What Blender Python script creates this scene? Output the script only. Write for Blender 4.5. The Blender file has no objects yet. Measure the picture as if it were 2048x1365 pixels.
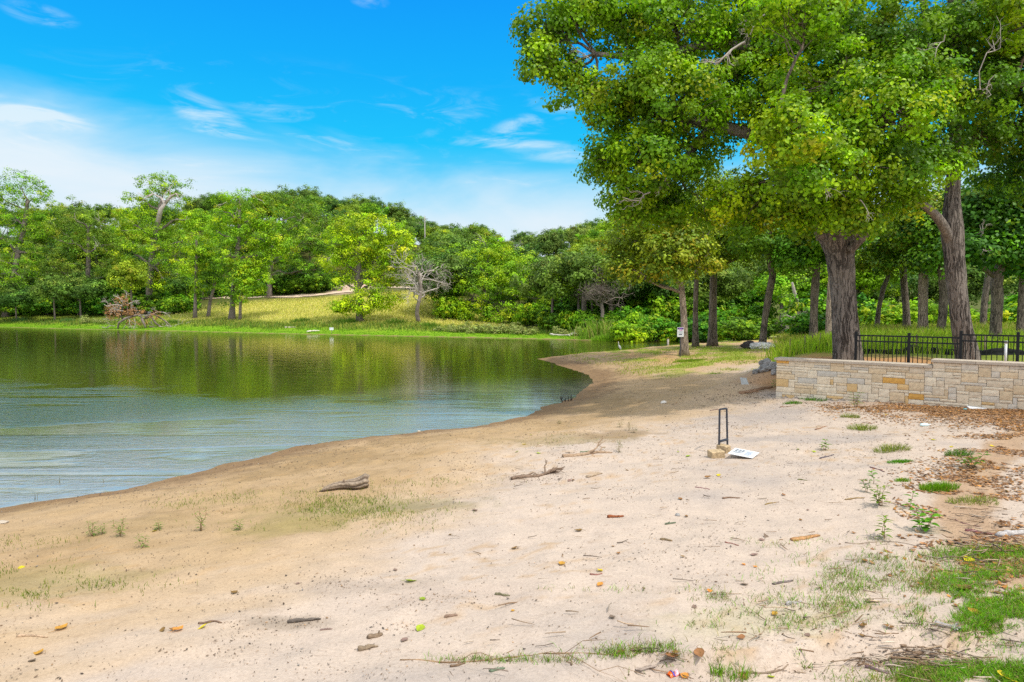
import bpy, bmesh, math, random
import numpy as np
from mathutils import Vector, Matrix, noise as mnoise

random.seed(11)
RG = np.random.default_rng(5)
SC = bpy.context.scene
COL = SC.collection
F = 1365.0
CAMZ = 3.4
PITCH = math.atan((682.5 - 615.0) / F)
CP, SP = math.cos(PITCH), math.sin(PITCH)

# ------------------------------------------------------------------ view rays, used to measure where things stand
def ray(px, py):
    u = (np.asarray(px, float) - 1024.0) / F
    v = (682.5 - np.asarray(py, float)) / F
    return u, CP + v * SP, v * CP - SP
def at(px, py, d):
    x, y, z = ray(px, py)
    k = d / y
    return np.array([x * k, d, CAMZ + z * k])
def plane_pt(px, py, z=0.0):
    x, y, zz = ray(px, py)
    k = (z - CAMZ) / zz
    return (float(x * k), float(y * k))

# ------------------------------------------------------------------ noise
def _h(ix, iy, s):
    n = (ix * 374761393 + iy * 668265263 + s * 974634777) & 0xFFFFFFFF
    n = ((n ^ (n >> 13)) * 1274126177) & 0xFFFFFFFF
    n = n ^ (n >> 16)
    return (n & 0xFFFF) / 65535.0
def vn(x, y, s=0):
    x = np.asarray(x, float); y = np.asarray(y, float)
    ix = np.floor(x).astype(np.int64); iy = np.floor(y).astype(np.int64)
    fx = x - ix; fy = y - iy
    fx = fx * fx * (3 - 2 * fx); fy = fy * fy * (3 - 2 * fy)
    a = _h(ix, iy, s); b = _h(ix + 1, iy, s); c = _h(ix, iy + 1, s); d = _h(ix + 1, iy + 1, s)
    return (a * (1 - fx) + b * fx) * (1 - fy) + (c * (1 - fx) + d * fx) * fy
def fbm(x, y, s=0, o=4):
    t = 0.0; a = 0.5; k = 1.0
    for i in range(o):
        t = t + a * vn(x * k + 17.3 * i, y * k - 9.1 * i, s + i); a *= 0.5; k *= 2.03
    return t / (1 - 0.5 ** o)
def sst(a, b, x):
    t = np.clip((np.asarray(x, float) - a) / (b - a), 0, 1)
    return t * t * (3 - 2 * t)

# ------------------------------------------------------------------ shoreline
NEAR = [(0,1017),(100,1000),(200,985),(300,968),(400,945),(500,918),(600,893),(660,882),(760,872),(850,862),(930,855),
        (1000,845),(1050,832),(1080,817),(1120,805),(1150,797),(1162,785),(1185,767),(1177,751),(1140,738),(1100,725),
        (1076,718),(1110,714),(1160,711),(1215,706),(1245,702),(1290,698),(1350,695),(1400,691)]
FAR = [(1410,685),(1360,682),(1260,683),(1200,682),(1130,680),(1000,677),(800,673),(600,669),(350,663),(150,659),(0,655)]
WPOLY = [(-60.,-45.),(-30.,-14.),(-18.,2.)] + [plane_pt(*p) for p in NEAR] + [plane_pt(*p) for p in FAR] + [(-140.,128.),(-260.,140.),(-260.,-45.)]
WP = np.array(WPOLY)
def poly_sd(x, y, P):
    x = np.asarray(x, float); y = np.asarray(y, float)
    best = np.full(x.shape, 1e9); ins = np.zeros(x.shape, bool)
    n = len(P)
    for i in range(n):
        ax, ay = P[i]; bx, by = P[(i + 1) % n]
        dx, dy = bx - ax, by - ay
        t = np.clip(((x - ax) * dx + (y - ay) * dy) / (dx * dx + dy * dy + 1e-12), 0, 1)
        best = np.minimum(best, (x - ax - t * dx) ** 2 + (y - ay - t * dy) ** 2)
        if dy != 0:
            ins ^= ((ay > y) != (by > y)) & (x < dx * (y - ay) / dy + ax)
    d = np.sqrt(best)
    return np.where(ins, -d, d)

W0 = np.array([7.5, 19.3]); W2 = np.array([11.95, 15.4])
WD = (W2 - W0) / np.linalg.norm(W2 - W0)
WN = np.array([-WD[1], WD[0]])
if WN[1] < 0: WN = -WN                       # towards the terrace
RIDX = [-320,-200,-150,-110,-68,-45,-20,0,20,45,80,130,320]
RIDZ = [16,25,27,29,31.5,28,21,18.5,21.5,20,15,10,8]
SCARP = np.array([plane_pt(1150,1318,1.0),plane_pt(1300,1309,1.0),plane_pt(1420,1300,1.0),plane_pt(1560,1306,1.0),plane_pt(1700,1297,1.0),plane_pt(1960,1278,1.0),plane_pt(2150,1270,1.0)])

def H(x, y):
    x = np.asarray(x, float); y = np.asarray(y, float)
    s0 = poly_sd(x, y, WP)
    s = s0 + (fbm(x * 0.5, y * 0.5, 3) - 0.5) * 0.5 * np.clip(np.abs(s0) / 3.0, 0.15, 1) + (fbm(x * 1.9, y * 1.9, 4, 3) - .5) * .45 * np.exp(-np.abs(s0))
    sp = np.maximum(s, 0)
    far = sst(58, 66, y + 0.35 * np.clip(-x, -20, 40)) * sst(60, 78, y + 0.0 * x + 12 * sst(20, 5, x))
    near_h = 0.92 * (1 - np.exp(-sp / 6.0)) + 0.02 * np.minimum(sp, 18)
    k = 0.02 + 0.118 * sst(2, -18, x)
    mead = 0.22 * (1 - np.exp(-sp / 1.5)) + k * np.clip(sp - 3, 0, 46)
    rz = np.interp(x, RIDX, RIDZ)
    y0 = 132 - 50 * sst(-5, 25, x)
    hill = np.maximum(rz - mead, 0) * sst(y0, 232, y)
    far_h = mead + hill
    h = near_h * (1 - far) + far_h * far
    # terrace behind the garden wall
    w = (x - W0[0]) * WN[0] + (y - W0[1]) * WN[1]
    a = (x - W0[0]) * WD[0] + (y - W0[1]) * WD[1]
    t = np.where(a > 0, np.clip((w - 0.06) / 0.3, 0, 1), sst(-0.2, 3.2, w)) * sst(-3.2, 0.3, a + 0.15 * w)
    t = t * sst(40, 30, w)
    h = h + (1.80 - np.minimum(h, 1.8)) * t * (1 - far)
    # dirt mound beside the wall's end
    h = h + 0.34 * np.exp(-(((x - 6.5) / 1.1) ** 2 + ((y - 20.6) / 0.9) ** 2))
    # small wash-out step in the sand close by
    nr = (np.abs(x) < 9) & (y < 8) & (y > 1)
    if np.any(nr):
        xs = x[nr]; ys = y[nr]
        yl = np.interp(xs, SCARP[:, 0], SCARP[:, 1]) + (fbm(xs * 3.1, ys * 0.0, 9) - 0.5) * 0.26
        amp = 0.12 * sst(0.25, 0.9, xs) * sst(3.9, 3.2, xs)
        d = yl - ys
        add = np.zeros_like(x)
        add[nr] = -amp * sst(0.0, 0.07, d) * sst(1.2, 0.3, d)
        h = h + add
    # lumps
    lump = (fbm(x * 0.8, y * 0.8, 21) - 0.5) * 0.14 + (fbm(x * 2.6, y * 2.6, 22, 3) - 0.5) * 0.06 + (fbm(x * 8.0, y * 8.0, 23, 2) - .5) * .018 * (y < 30)
    h = h + lump * np.clip(sp / 2.0, 0.0, 1) + far * (fbm(x * 0.15, y * 0.15, 30) - 0.5) * 0.6 * np.clip((sp - 2) / 8, 0, 1)
    h = np.where(s < 0, np.maximum(-0.16 * -s, -1.6), h)
    return h

def ground(px, py):
    """world point where the view ray through a photo pixel meets the terrain"""
    rx, ry, rz = ray(px, py)
    d = np.exp(np.linspace(math.log(2.0), math.log(420.0), 1400))
    k = d / ry
    z = CAMZ + rz * k
    hh = H(rx * k, d)
    i = int(np.argmax(z < hh))
    if z[i] >= hh[i]: i = len(d) - 1
    i = max(i, 1)
    g0 = z[i - 1] - hh[i - 1]; g1 = z[i] - hh[i]
    f = g0 / (g0 - g1 + 1e-12) if g0 > 0 else 0.0
    dd = d[i - 1] + (d[i] - d[i - 1]) * f
    x = float(rx * dd / ry)
    return np.array([x, dd, float(H(np.array([x]), np.array([dd]))[0])])
def grounds(px, py):
    """the same for many pixels of the near beach"""
    rx, ry, rz = ray(px, py)
    z = np.full(rx.shape, 1.0)
    for _ in range(8):
        k = (z - CAMZ) / np.minimum(rz, -1e-3)
        z = 0.4 * z + 0.6 * H(rx * k, ry * k)
    k = (z - CAMZ) / np.minimum(rz, -1e-3)
    x, y = rx * k, ry * k
    return np.stack([x, y, H(x, y)], 1)
def hz(x, y): return float(H(np.array([x]), np.array([y]))[0])

# ------------------------------------------------------------------ objects
def link(o, parent=None):
    COL.objects.link(o)
    if parent is not None: o.parent = parent
    return o
def tag(o, label=None, cat=None, group=None, kind=None):
    if label: o['label'] = label
    if cat: o['category'] = cat
    if group: o['group'] = group
    if kind: o['kind'] = kind
    return o
def thing(name, label, cat, loc=(0,0,0), rz=0.0, group=None):
    o = bpy.data.objects.new(name, None)
    o.empty_display_size = 0.2
    link(o); o.location = [float(v) for v in loc]; o.rotation_euler = (0, 0, rz)
    return tag(o, label, cat, group)
def copy_tree(o, loc=None, rz=None, scale=None, label=None, group=None, parent=None):
    c = o.copy(); COL.objects.link(c)
    c.parent = parent
    for ch in list(o.children): copy_tree(ch, parent=c)
    if loc is not None: c.location = [float(v) for v in loc]
    if rz is not None: c.rotation_euler = (0, 0, rz)
    if scale is not None: c.scale = scale if hasattr(scale, '__len__') else (scale,) * 3
    if label: c['label'] = label
    if group: c['group'] = group
    return c

class MB:
    def __init__(self):
        self.v = []; self.q = []; self.t = []; self.c = []; self.n = 0
    def add(self, v, quads=None, tris=None, col=None):
        v = np.asarray(v, float).reshape(-1, 3)
        if quads is not None and len(quads): self.q.append(np.asarray(quads, np.int64).reshape(-1, 4) + self.n)
        if tris is not None and len(tris): self.t.append(np.asarray(tris, np.int64).reshape(-1, 3) + self.n)
        if col is None: col = (0.5, 0.5, 0.5)
        c = np.asarray(col, float)
        if c.ndim == 1: c = np.tile(c, (len(v), 1))
        self.c.append(c); self.v.append(v); self.n += len(v)
    def tube(self, pts, rad, ns=6, col=None, cap=True, rough=0.0, seed=0):
        P = np.asarray(pts, float); R = np.asarray(rad, float)
        n = len(P)
        T = np.gradient(P, axis=0)
        T /= np.linalg.norm(T, axis=1)[:, None] + 1e-9
        u = np.cross(T[0], [0.0, 0, 1.0])
        if np.linalg.norm(u) < 0.2: u = np.cross(T[0], [1.0, 0, 0])
        u /= np.linalg.norm(u)
        a = np.arange(ns) / ns * 2 * math.pi
        V = np.zeros((n, ns, 3))
        for i in range(n):
            u = u - T[i] * np.dot(u, T[i]); u /= np.linalg.norm(u) + 1e-9
            w = np.cross(T[i], u)
            r = R[i] * np.ones(ns)
            if rough:
                r = r * (1 + rough * (fbm(np.cos(a) * 2.2 + i * 0.13 + seed, np.sin(a) * 2.2 + 3 * seed, 5, 3) - 0.5) * 2)
            V[i] = P[i] + np.outer(np.cos(a) * r, u) + np.outer(np.sin(a) * r, w)
        idx = np.arange(n * ns).reshape(n, ns)
        a0 = idx[:-1]; b0 = np.roll(idx, -1, 1)[:-1]; c0 = np.roll(idx, -1, 1)[1:]; d0 = idx[1:]
        q = np.stack([a0, b0, c0, d0], -1).reshape(-1, 4)
        tr = None; v = V.reshape(-1, 3)
        if cap:
            v = np.vstack([v, P[0], P[-1]])
            k = np.arange(ns); m = n * ns
            tr = np.vstack([np.stack([np.full(ns, m), (k + 1) % ns, k], 1),
                            np.stack([np.full(ns, m + 1), idx[-1], np.roll(idx[-1], -1)], 1)])
        self.add(v, q, tr, col)
    def box(self, c, s, rz=0.0, col=None, taper=1.0):
        x, y, z = s[0] / 2, s[1] / 2, s[2] / 2
        v = np.array([[-x,-y,-z],[x,-y,-z],[x,y,-z],[-x,y,-z],[-x*taper,-y*taper,z],[x*taper,-y*taper,z],[x*taper,y*taper,z],[-x*taper,y*taper,z]])
        cs, sn = math.cos(rz), math.sin(rz)
        v = v @ np.array([[cs, sn, 0], [-sn, cs, 0], [0, 0, 1]]) + np.asarray(c, float)
        self.add(v, [[0,3,2,1],[4,5,6,7],[0,1,5,4],[1,2,6,5],[2,3,7,6],[3,0,4,7]], None, col)
    def build(self, name, mat, parent=None, smooth=True):
        me = bpy.data.meshes.new(name)
        V = np.concatenate(self.v); C = np.concatenate(self.c)
        q = np.concatenate(self.q) if self.q else np.zeros((0, 4), np.int64)
        t = np.concatenate(self.t) if self.t else np.zeros((0, 3), np.int64)
        loops = np.concatenate([q.ravel(), t.ravel()]).astype(np.int32)
        tot = np.concatenate([np.full(len(q), 4), np.full(len(t), 3)]).astype(np.int32)
        st = np.concatenate([[0], np.cumsum(tot)[:-1]]).astype(np.int32)
        me.vertices.add(len(V)); me.vertices.foreach_set('co', V.astype(np.float32).ravel())
        me.loops.add(len(loops)); me.loops.foreach_set('vertex_index', loops)
        me.polygons.add(len(tot)); me.polygons.foreach_set('loop_start', st)
        me.polygons.foreach_set('use_smooth', np.full(len(tot), smooth, bool))
        at_ = me.color_attributes.new('col', 'FLOAT_COLOR', 'POINT')
        at_.data.foreach_set('color', np.hstack([C, np.ones((len(C), 1))]).astype(np.float32).ravel())
        me.update(calc_edges=True); me.validate()
        if mat is not None: me.materials.append(mat)
        return link(bpy.data.objects.new(name, me), parent)

def unit(a): return a / (np.linalg.norm(a, axis=-1, keepdims=True) + 1e-9)
def rnd(n, r=None): return (r or RG).normal(size=(n, 3))

# ------------------------------------------------------------------ materials
def newmat(name):
    m = bpy.data.materials.new(name); m.use_nodes = True
    nt = m.node_tree; nt.nodes.clear()
    out = nt.nodes.new('ShaderNodeOutputMaterial')
    return m, nt, out
class NT:
    def __init__(self, nt): self.nt = nt
    def n(self, typ, **kw):
        nd = self.nt.nodes.new(typ)
        for k, v in kw.items():
            if k in nd.inputs or isinstance(k, int): pass
            setattr(nd, k, v)
        return nd
    def l(self, a, b): self.nt.links.new(a, b)
    def val(self, sock, v):
        if isinstance(v, bpy.types.NodeSocket): self.l(v, sock)
        else: sock.default_value = v
    def math(self, op, a, b=None, c=None, clamp=False):
        nd = self.nt.nodes.new('ShaderNodeMath'); nd.operation = op; nd.use_clamp = clamp
        self.val(nd.inputs[0], a)
        if b is not None: self.val(nd.inputs[1], b)
        if c is not None: self.val(nd.inputs[2], c)
        return nd.outputs[0]
    def mix(self, f, a, b, typ='MIX'):
        nd = self.nt.nodes.new('ShaderNodeMix'); nd.data_type = 'RGBA'; nd.blend_type = typ
        self.val(nd.inputs[0], f); self.val(nd.inputs[6], a); self.val(nd.inputs[7], b)
        return nd.outputs[2]
    def noise(self, vec, scale, detail=4.0, rough=0.55, dist=0.0):
        nd = self.nt.nodes.new('ShaderNodeTexNoise')
        if vec is not None: self.l(vec, nd.inputs['Vector'])
        nd.inputs['Scale'].default_value = scale; nd.inputs['Detail'].default_value = detail
        nd.inputs['Roughness'].default_value = rough; nd.inputs['Distortion'].default_value = dist
        return nd.outputs['Fac']
    def ramp(self, f, stops):
        nd = self.nt.nodes.new('ShaderNodeValToRGB')
        cr = nd.color_ramp
        while len(cr.elements) < len(stops): cr.elements.new(0.5)
        for e, (p, c) in zip(cr.elements, stops):
            e.position = p; e.color = (*c, 1) if len(c) == 3 else c
        self.val(nd.inputs[0], f)
        return nd.outputs[0]
    def mapr(self, v, a, b, c=0.0, d=1.0, smooth=True):
        nd = self.nt.nodes.new('ShaderNodeMapRange')
        if smooth: nd.interpolation_type = 'SMOOTHSTEP'
        self.val(nd.inputs[0], v)
        for i, k in enumerate((a, b, c, d)): self.val(nd.inputs[i + 1], k)
        return nd.outputs[0]
    def mapping(self, vec, scale=(1,1,1), rot=(0,0,0), loc=(0,0,0)):
        nd = self.nt.nodes.new('ShaderNodeMapping')
        self.l(vec, nd.inputs[0]); nd.inputs[1].default_value = loc; nd.inputs[2].default_value = rot; nd.inputs[3].default_value = scale
        return nd.outputs[0]
    def bump(self, h, strength=0.5, dist=0.02, normal=None):
        nd = self.nt.nodes.new('ShaderNodeBump')
        self.val(nd.inputs['Height'], h); self.val(nd.inputs['Strength'], strength); self.val(nd.inputs['Distance'], dist)
        if normal is not None: self.l(normal, nd.inputs['Normal'])
        return nd.outputs[0]
    def bsdf(self, col, rough=0.7, spec=0.3, normal=None, metal=0.0):
        nd = self.nt.nodes.new('ShaderNodeBsdfPrincipled')
        self.val(nd.inputs['Base Color'], col); self.val(nd.inputs['Roughness'], rough)
        nd.inputs['Specular IOR Level'].default_value = spec; nd.inputs['Metallic'].default_value = metal
        if normal is not None: self.l(normal, nd.inputs['Normal'])
        return nd.outputs[0]
    def objco(self): return self.nt.nodes.new('ShaderNodeTexCoord').outputs['Object']
    def attr(self, name='col'):
        nd = self.nt.nodes.new('ShaderNodeAttribute'); nd.attribute_name = name
        return nd.outputs['Color']

def leaf_mat(name, trans=0.4, rough=0.5, spec=0.25, vary=0.25):
    m, nt, out = newmat(name); N = NT(nt)
    col = N.attr()
    if vary:
        oi = nt.nodes.new('ShaderNodeObjectInfo')
        hs = nt.nodes.new('ShaderNodeHueSaturation')
        N.l(N.math('MULTIPLY_ADD', oi.outputs['Random'], 0.07 * vary * 2, 0.5 - 0.02 * vary * 2), hs.inputs['Hue'])
        N.l(N.math('MULTIPLY_ADD', oi.outputs['Random'], -vary * 1.6, 1 + vary * 0.8), hs.inputs['Value'])
        N.l(col, hs.inputs['Color']); col = hs.outputs[0]
    b = N.bsdf(col, rough, spec)
    tr = nt.nodes.new('ShaderNodeBsdfTranslucent')
    N.l(N.mix(1.0, col, (1.10, 1.22, 0.5, 1), 'MULTIPLY'), tr.inputs[0])
    mx = nt.nodes.new('ShaderNodeMixShader'); mx.inputs[0].default_value = trans
    N.l(b, mx.inputs[1]); N.l(tr.outputs[0], mx.inputs[2]); N.l(mx.outputs[0], out.inputs[0])
    return m
def bark_mat(name, c1, c2, sc=1.0, bump=0.6, dist=0.03, zs=1.0):
    m, nt, out = newmat(name); N = NT(nt)
    co = N.objco()
    wn = nt.nodes.new('ShaderNodeTexNoise'); N.l(N.mapping(co, (2.0 * sc, 2.0 * sc, 1.3 * sc)), wn.inputs['Vector']); wn.inputs['Scale'].default_value = 1.5; wn.inputs['Detail'].default_value = 4
    wv = nt.nodes.new('ShaderNodeVectorMath'); wv.operation = 'MULTIPLY_ADD'
    N.l(wn.outputs['Color'], wv.inputs[0]); wv.inputs[1].default_value = (.22 / sc, .22 / sc, .3 / sc); N.l(co, wv.inputs[2])
    p = N.mapping(wv.outputs[0], (13 * sc, 13 * sc, 1.1 * sc * zs))
    a = N.noise(p, 1.2, 6, 0.68, 0.3)
    rdg = N.math('ABSOLUTE', N.math('SUBTRACT', N.noise(N.mapping(wv.outputs[0], (10 * sc, 10 * sc, .9 * sc * zs)), 1.3, 2, 0.5), 0.5))
    e = N.mapr(rdg, 0.0, 0.10)
    f2 = N.noise(N.mapping(co, (26 * sc, 26 * sc, 12 * sc)), 1.5, 4, 0.6)
    h = N.math('ADD', N.math('MULTIPLY', e, 0.55), N.math('ADD', N.math('MULTIPLY', a, 0.6), N.math('MULTIPLY', f2, 0.3)))
    f = N.mapr(h, 0.40, 1.20)
    c = N.mix(f, (*c1, 1), (*c2, 1))
    c = N.mix(N.mapr(N.noise(co, 0.9 * sc, 3), 0.4, 0.7, 0, 0.45), c, (c2[0] * 1.25, c2[1] * 1.25, c2[2] * 1.2, 1))
    N.l(N.bsdf(c, 0.9, 0.15, N.bump(h, bump, dist)), out.inputs[0])
    return m
def plain(name, col, rough=0.6, spec=0.3, metal=0.0, var=0.15, scale=8.0, bump=0.15, dist=0.01):
    m, nt, out = newmat(name); N = NT(nt)
    co = N.objco(); nz = N.noise(co, scale, 5, 0.6)
    c = N.mix(N.mapr(nz, 0.3, 0.7), (*[k * (1 - var) for k in col], 1), (*[min(1, k * (1 + var)) for k in col], 1))
    N.l(N.bsdf(c, rough, spec, N.bump(N.noise(co, scale * 4, 4), bump, dist) if bump else None, metal), out.inputs[0])
    return m
def attr_mat(name, rough=0.8, spec=0.2, var=0.2, scale=20.0, bump=0.3, dist=0.01):
    m, nt, out = newmat(name); N = NT(nt)
    co = N.objco(); nz = N.noise(co, scale, 5, 0.65)
    c = N.mix(1.0, N.attr(), N.ramp(nz, [(0.25, (1 - var,) * 3), (0.75, (1 + var,) * 3)]), 'MULTIPLY')
    N.l(N.bsdf(c, rough, spec, N.bump(nz, bump, dist)), out.inputs[0])
    return m

M_LEAF = leaf_mat('cottonwood_leaves', 0.42, 0.45, 0.3, 0.0)
M_LEAFD = leaf_mat('oak_leaves', 0.25, 0.5, 0.2, 0.18)
M_LEAFF = leaf_mat('woodland_leaves', 0.22, 0.6, 0.15, 0.30)
M_GRASS = leaf_mat('grass_blades', 0.4, 0.6, 0.15, 0.0)
M_DRYLEAF = leaf_mat('fallen_leaf', 0.2, 0.7, 0.15, 0.25)
M_BARK = bark_mat('cottonwood_bark', (0.040, 0.034, 0.030), (0.235, 0.205, 0.180), 1.0, 0.8, 0.04)
M_BARKL = bark_mat('limb_bark', (0.07, 0.06, 0.052), (0.235, 0.205, 0.180), 1.0, 0.6, 0.03, 6.0)
M_BARKO = bark_mat('oak_bark', (0.05, 0.04, 0.033), (0.24, 0.195, 0.155), 1.3, 0.6, 0.03)
M_BARKP = bark_mat('pale_bark', (0.12, 0.09, 0.07), (0.42, 0.33, 0.26), 1.3, 0.5, 0.03)
M_BARKF = plain('far_bark', (0.20, 0.165, 0.14), 0.9, 0.1, 0, 0.3, 1.5, 0.0)
M_DEAD = plain('bleached_wood', (0.42, 0.37, 0.33), 0.9, 0.1, 0, 0.25, 3.0, 0.3)
M_DRIFT = bark_mat('weathered_driftwood', (0.10, 0.07, 0.05), (0.36, 0.27, 0.19), 6.0, 0.6, 0.01)

# ------------------------------------------------------------------ leaves and trees
def leaves(mb, P, Nn, L, asp, C, fold=True, r=None):
    r = r or RG
    n = len(P)
    Nn = unit(Nn)
    t = np.cross(Nn, rnd(n, r)); t = unit(t); b = np.cross(Nn, t)
    L = (np.asarray(L) * r.uniform(0.55, 1.3, n))[:, None]
    w = L * asp
    if fold:
        up = Nn * L * 0.16
        v = np.stack([P - t * L * .5, P - t * L * .12 + b * w * .5 + up, P + t * L * .22 + b * w * .36 + up, P + t * L * .5,
                      P + t * L * .22 - b * w * .36 + up, P - t * L * .12 - b * w * .5 + up], 1)
        k = np.arange(n)[:, None] * 6
        q = np.concatenate([k + [0, 3, 2, 1], k + [0, 5, 4, 3]], 0)
        mb.add(v.reshape(-1, 3), q, None, np.repeat(C, 6, 0))
    else:
        v = np.stack([P - t * L * .5, P + b * w * .5, P + t * L * .5, P - b * w * .5], 1)
        q = np.arange(n * 4).reshape(-1, 4)
        mb.add(v.reshape(-1, 3), q, None, np.repeat(C, 4, 0))

def mixcol(cols, wts, n, r, jit=0.22):
    cols = np.array(cols); w = np.array(wts, float); w /= w.sum()
    c = cols[r.choice(len(cols), n, p=w)]
    return c * np.exp(r.normal(0, jit, (n, 1)))

def foliage(mb, puffs, ncl, lpc, crad, L, asp, cols, wts, fold, r, up=0.5, shell=0.36, jit=0.26, ljit=0.16, spread=0.55):
    """puffs: (centre, radii, weight). returns the cluster centres with the puff each belongs to"""
    C = np.array([p[0] for p in puffs]); R = np.array([p[1] for p in puffs])
    w = np.array([p[2] * (p[1][0] * p[1][1] * p[1][2]) ** 0.62 for p in puffs]); w /= w.sum()
    pid = r.choice(len(puffs), ncl, p=w)
    d = unit(rnd(ncl, r)); rad = r.uniform(0, 1, ncl) ** shell
    cc = C[pid] + d * R[pid] * rad[:, None]
    ccol = mixcol(cols, wts, ncl, r, jit)
    k = np.maximum(2, r.poisson(lpc, ncl))
    cid = np.repeat(np.arange(ncl), k); n = len(cid)
    bd = unit(rnd(n, r) + np.array([0, 0, 0.25]) + d[cid] * 0.35)
    br = (crad * r.uniform(0.55, 1.35, ncl))[cid] * r.uniform(0, 1, n) ** 0.38 * np.where(r.uniform(0, 1, n) < .12, 1.5, 1.0)
    off = bd * br[:, None]; off[:, 2] *= 0.66
    P = cc[cid] + off
    Nn = bd * 0.9 + d[cid] * 0.35 + np.array([0, 0, up]) + rnd(n, r) * spread * 0.6
    Cc = ccol[cid] * np.exp(r.normal(0, ljit, (n, 1)))
    leaves(mb, P, Nn, L, asp, Cc, fold, r)
    return cc, pid

def bend(a, b, n, r, wob=0.08, sag=0.0):
    a = np.asarray(a, float); b = np.asarray(b, float)
    t = np.linspace(0, 1, n)[:, None]
    ln = np.linalg.norm(b - a)
    p = a + (b - a) * t
    ph = r.uniform(0, 6.28, 3); fr = r.uniform(1.2, 3.0, 3)
    wv = np.stack([np.sin(t[:, 0] * fr[i] * 3.1 + ph[i]) - math.sin(ph[i]) * (1 - t[:, 0]) - math.sin(fr[i] * 3.1 + ph[i]) * t[:, 0] for i in range(3)], 1)
    p = p + wv * ln * wob * 0.5
    p[:, 2] += sag * ln * np.sin(t[:, 0] * math.pi)
    return p

def branchy(mb, p, d, ln, rad, depth, r, ns=5, col=None, spread=0.7, nb=(2, 4), grav=0.0, shrink=0.62, wob=0.12):
    d = unit(np.asarray(d, float))
    q = np.asarray(p, float) + d * ln
    pts = bend(p, q, 5 if depth > 0 else 4, r, wob)
    mb.tube(pts, np.linspace(rad, rad * 0.55, len(pts)), ns, col, cap=False)
    if depth <= 0: return
    for _ in range(r.integers(nb[0], nb[1] + 1)):
        t = r.uniform(0.35, 1.0)
        i = min(int(t * (len(pts) - 1)), len(pts) - 1)
        nd = unit(d + rnd(1, r)[0] * spread + np.array([0, 0, grav]))
        branchy(mb, pts[i], nd, ln * shrink * r.uniform(0.7, 1.15), rad * 0.5, depth - 1, r, max(3, ns - 1), col, spread, nb, grav, shrink, wob)

def px_puffs(lst, d, base):
    out = []
    for p in lst:
        px, py, rx, ry = p[:4]; dd = p[4] if len(p) > 4 else 0.0; w = p[5] if len(p) > 5 else 1.0
        c = at(px, py, d + dd) - base
        k = (d + dd) / F
        out.append((c, (rx * k, (rx + ry) * 0.5 * k * 1.1, ry * k), w))
    return out

GREEN = {
 'bright': ([(0.195,0.365,0.008),(0.29,0.44,0.008),(0.125,0.265,0.010),(0.38,0.46,0.010)], [5,4,3,1]),
 'yellow': ([(0.26,0.42,0.007),(0.36,0.48,0.007),(0.18,0.33,0.009),(0.47,0.49,0.010)], [5,4,3,1]),
 'olive':  ([(0.185,0.285,0.016),(0.25,0.335,0.016),(0.12,0.21,0.014),(0.31,0.33,0.022)], [5,3,4,1]),
 'rust':   ([(0.22,0.295,0.013),(0.31,0.355,0.013),(0.145,0.225,0.013),(0.40,0.33,0.018)], [5,4,4,1]),
 'dark':   ([(0.125,0.260,0.011),(0.195,0.345,0.012),(0.080,0.185,0.011),(0.28,0.39,0.015)], [5,3,4,1]),
 'deep':   ([(0.085,0.205,0.012),(0.145,0.29,0.013),(0.055,0.145,0.010),(0.23,0.34,0.015)], [5,3,4,1]),
 'shrub':  ([(0.165,0.345,0.009),(0.25,0.41,0.010),(0.11,0.24,0.010),(0.34,0.40,0.015)], [4,4,3,1]),
 'wood':   ([(0.115,0.205,0.026),(0.17,0.265,0.030),(0.075,0.145,0.022),(0.22,0.28,0.04)], [5,3,4,1]),
 'ashen':  ([(0.155,0.235,0.036),(0.21,0.285,0.045),(0.11,0.175,0.03),(0.26,0.28,0.06)], [5,3,4,1]),
 'sage':   ([(0.32,0.37,0.12),(0.39,0.40,0.14),(0.25,0.31,0.08)], [4,3,3]),
}

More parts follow.
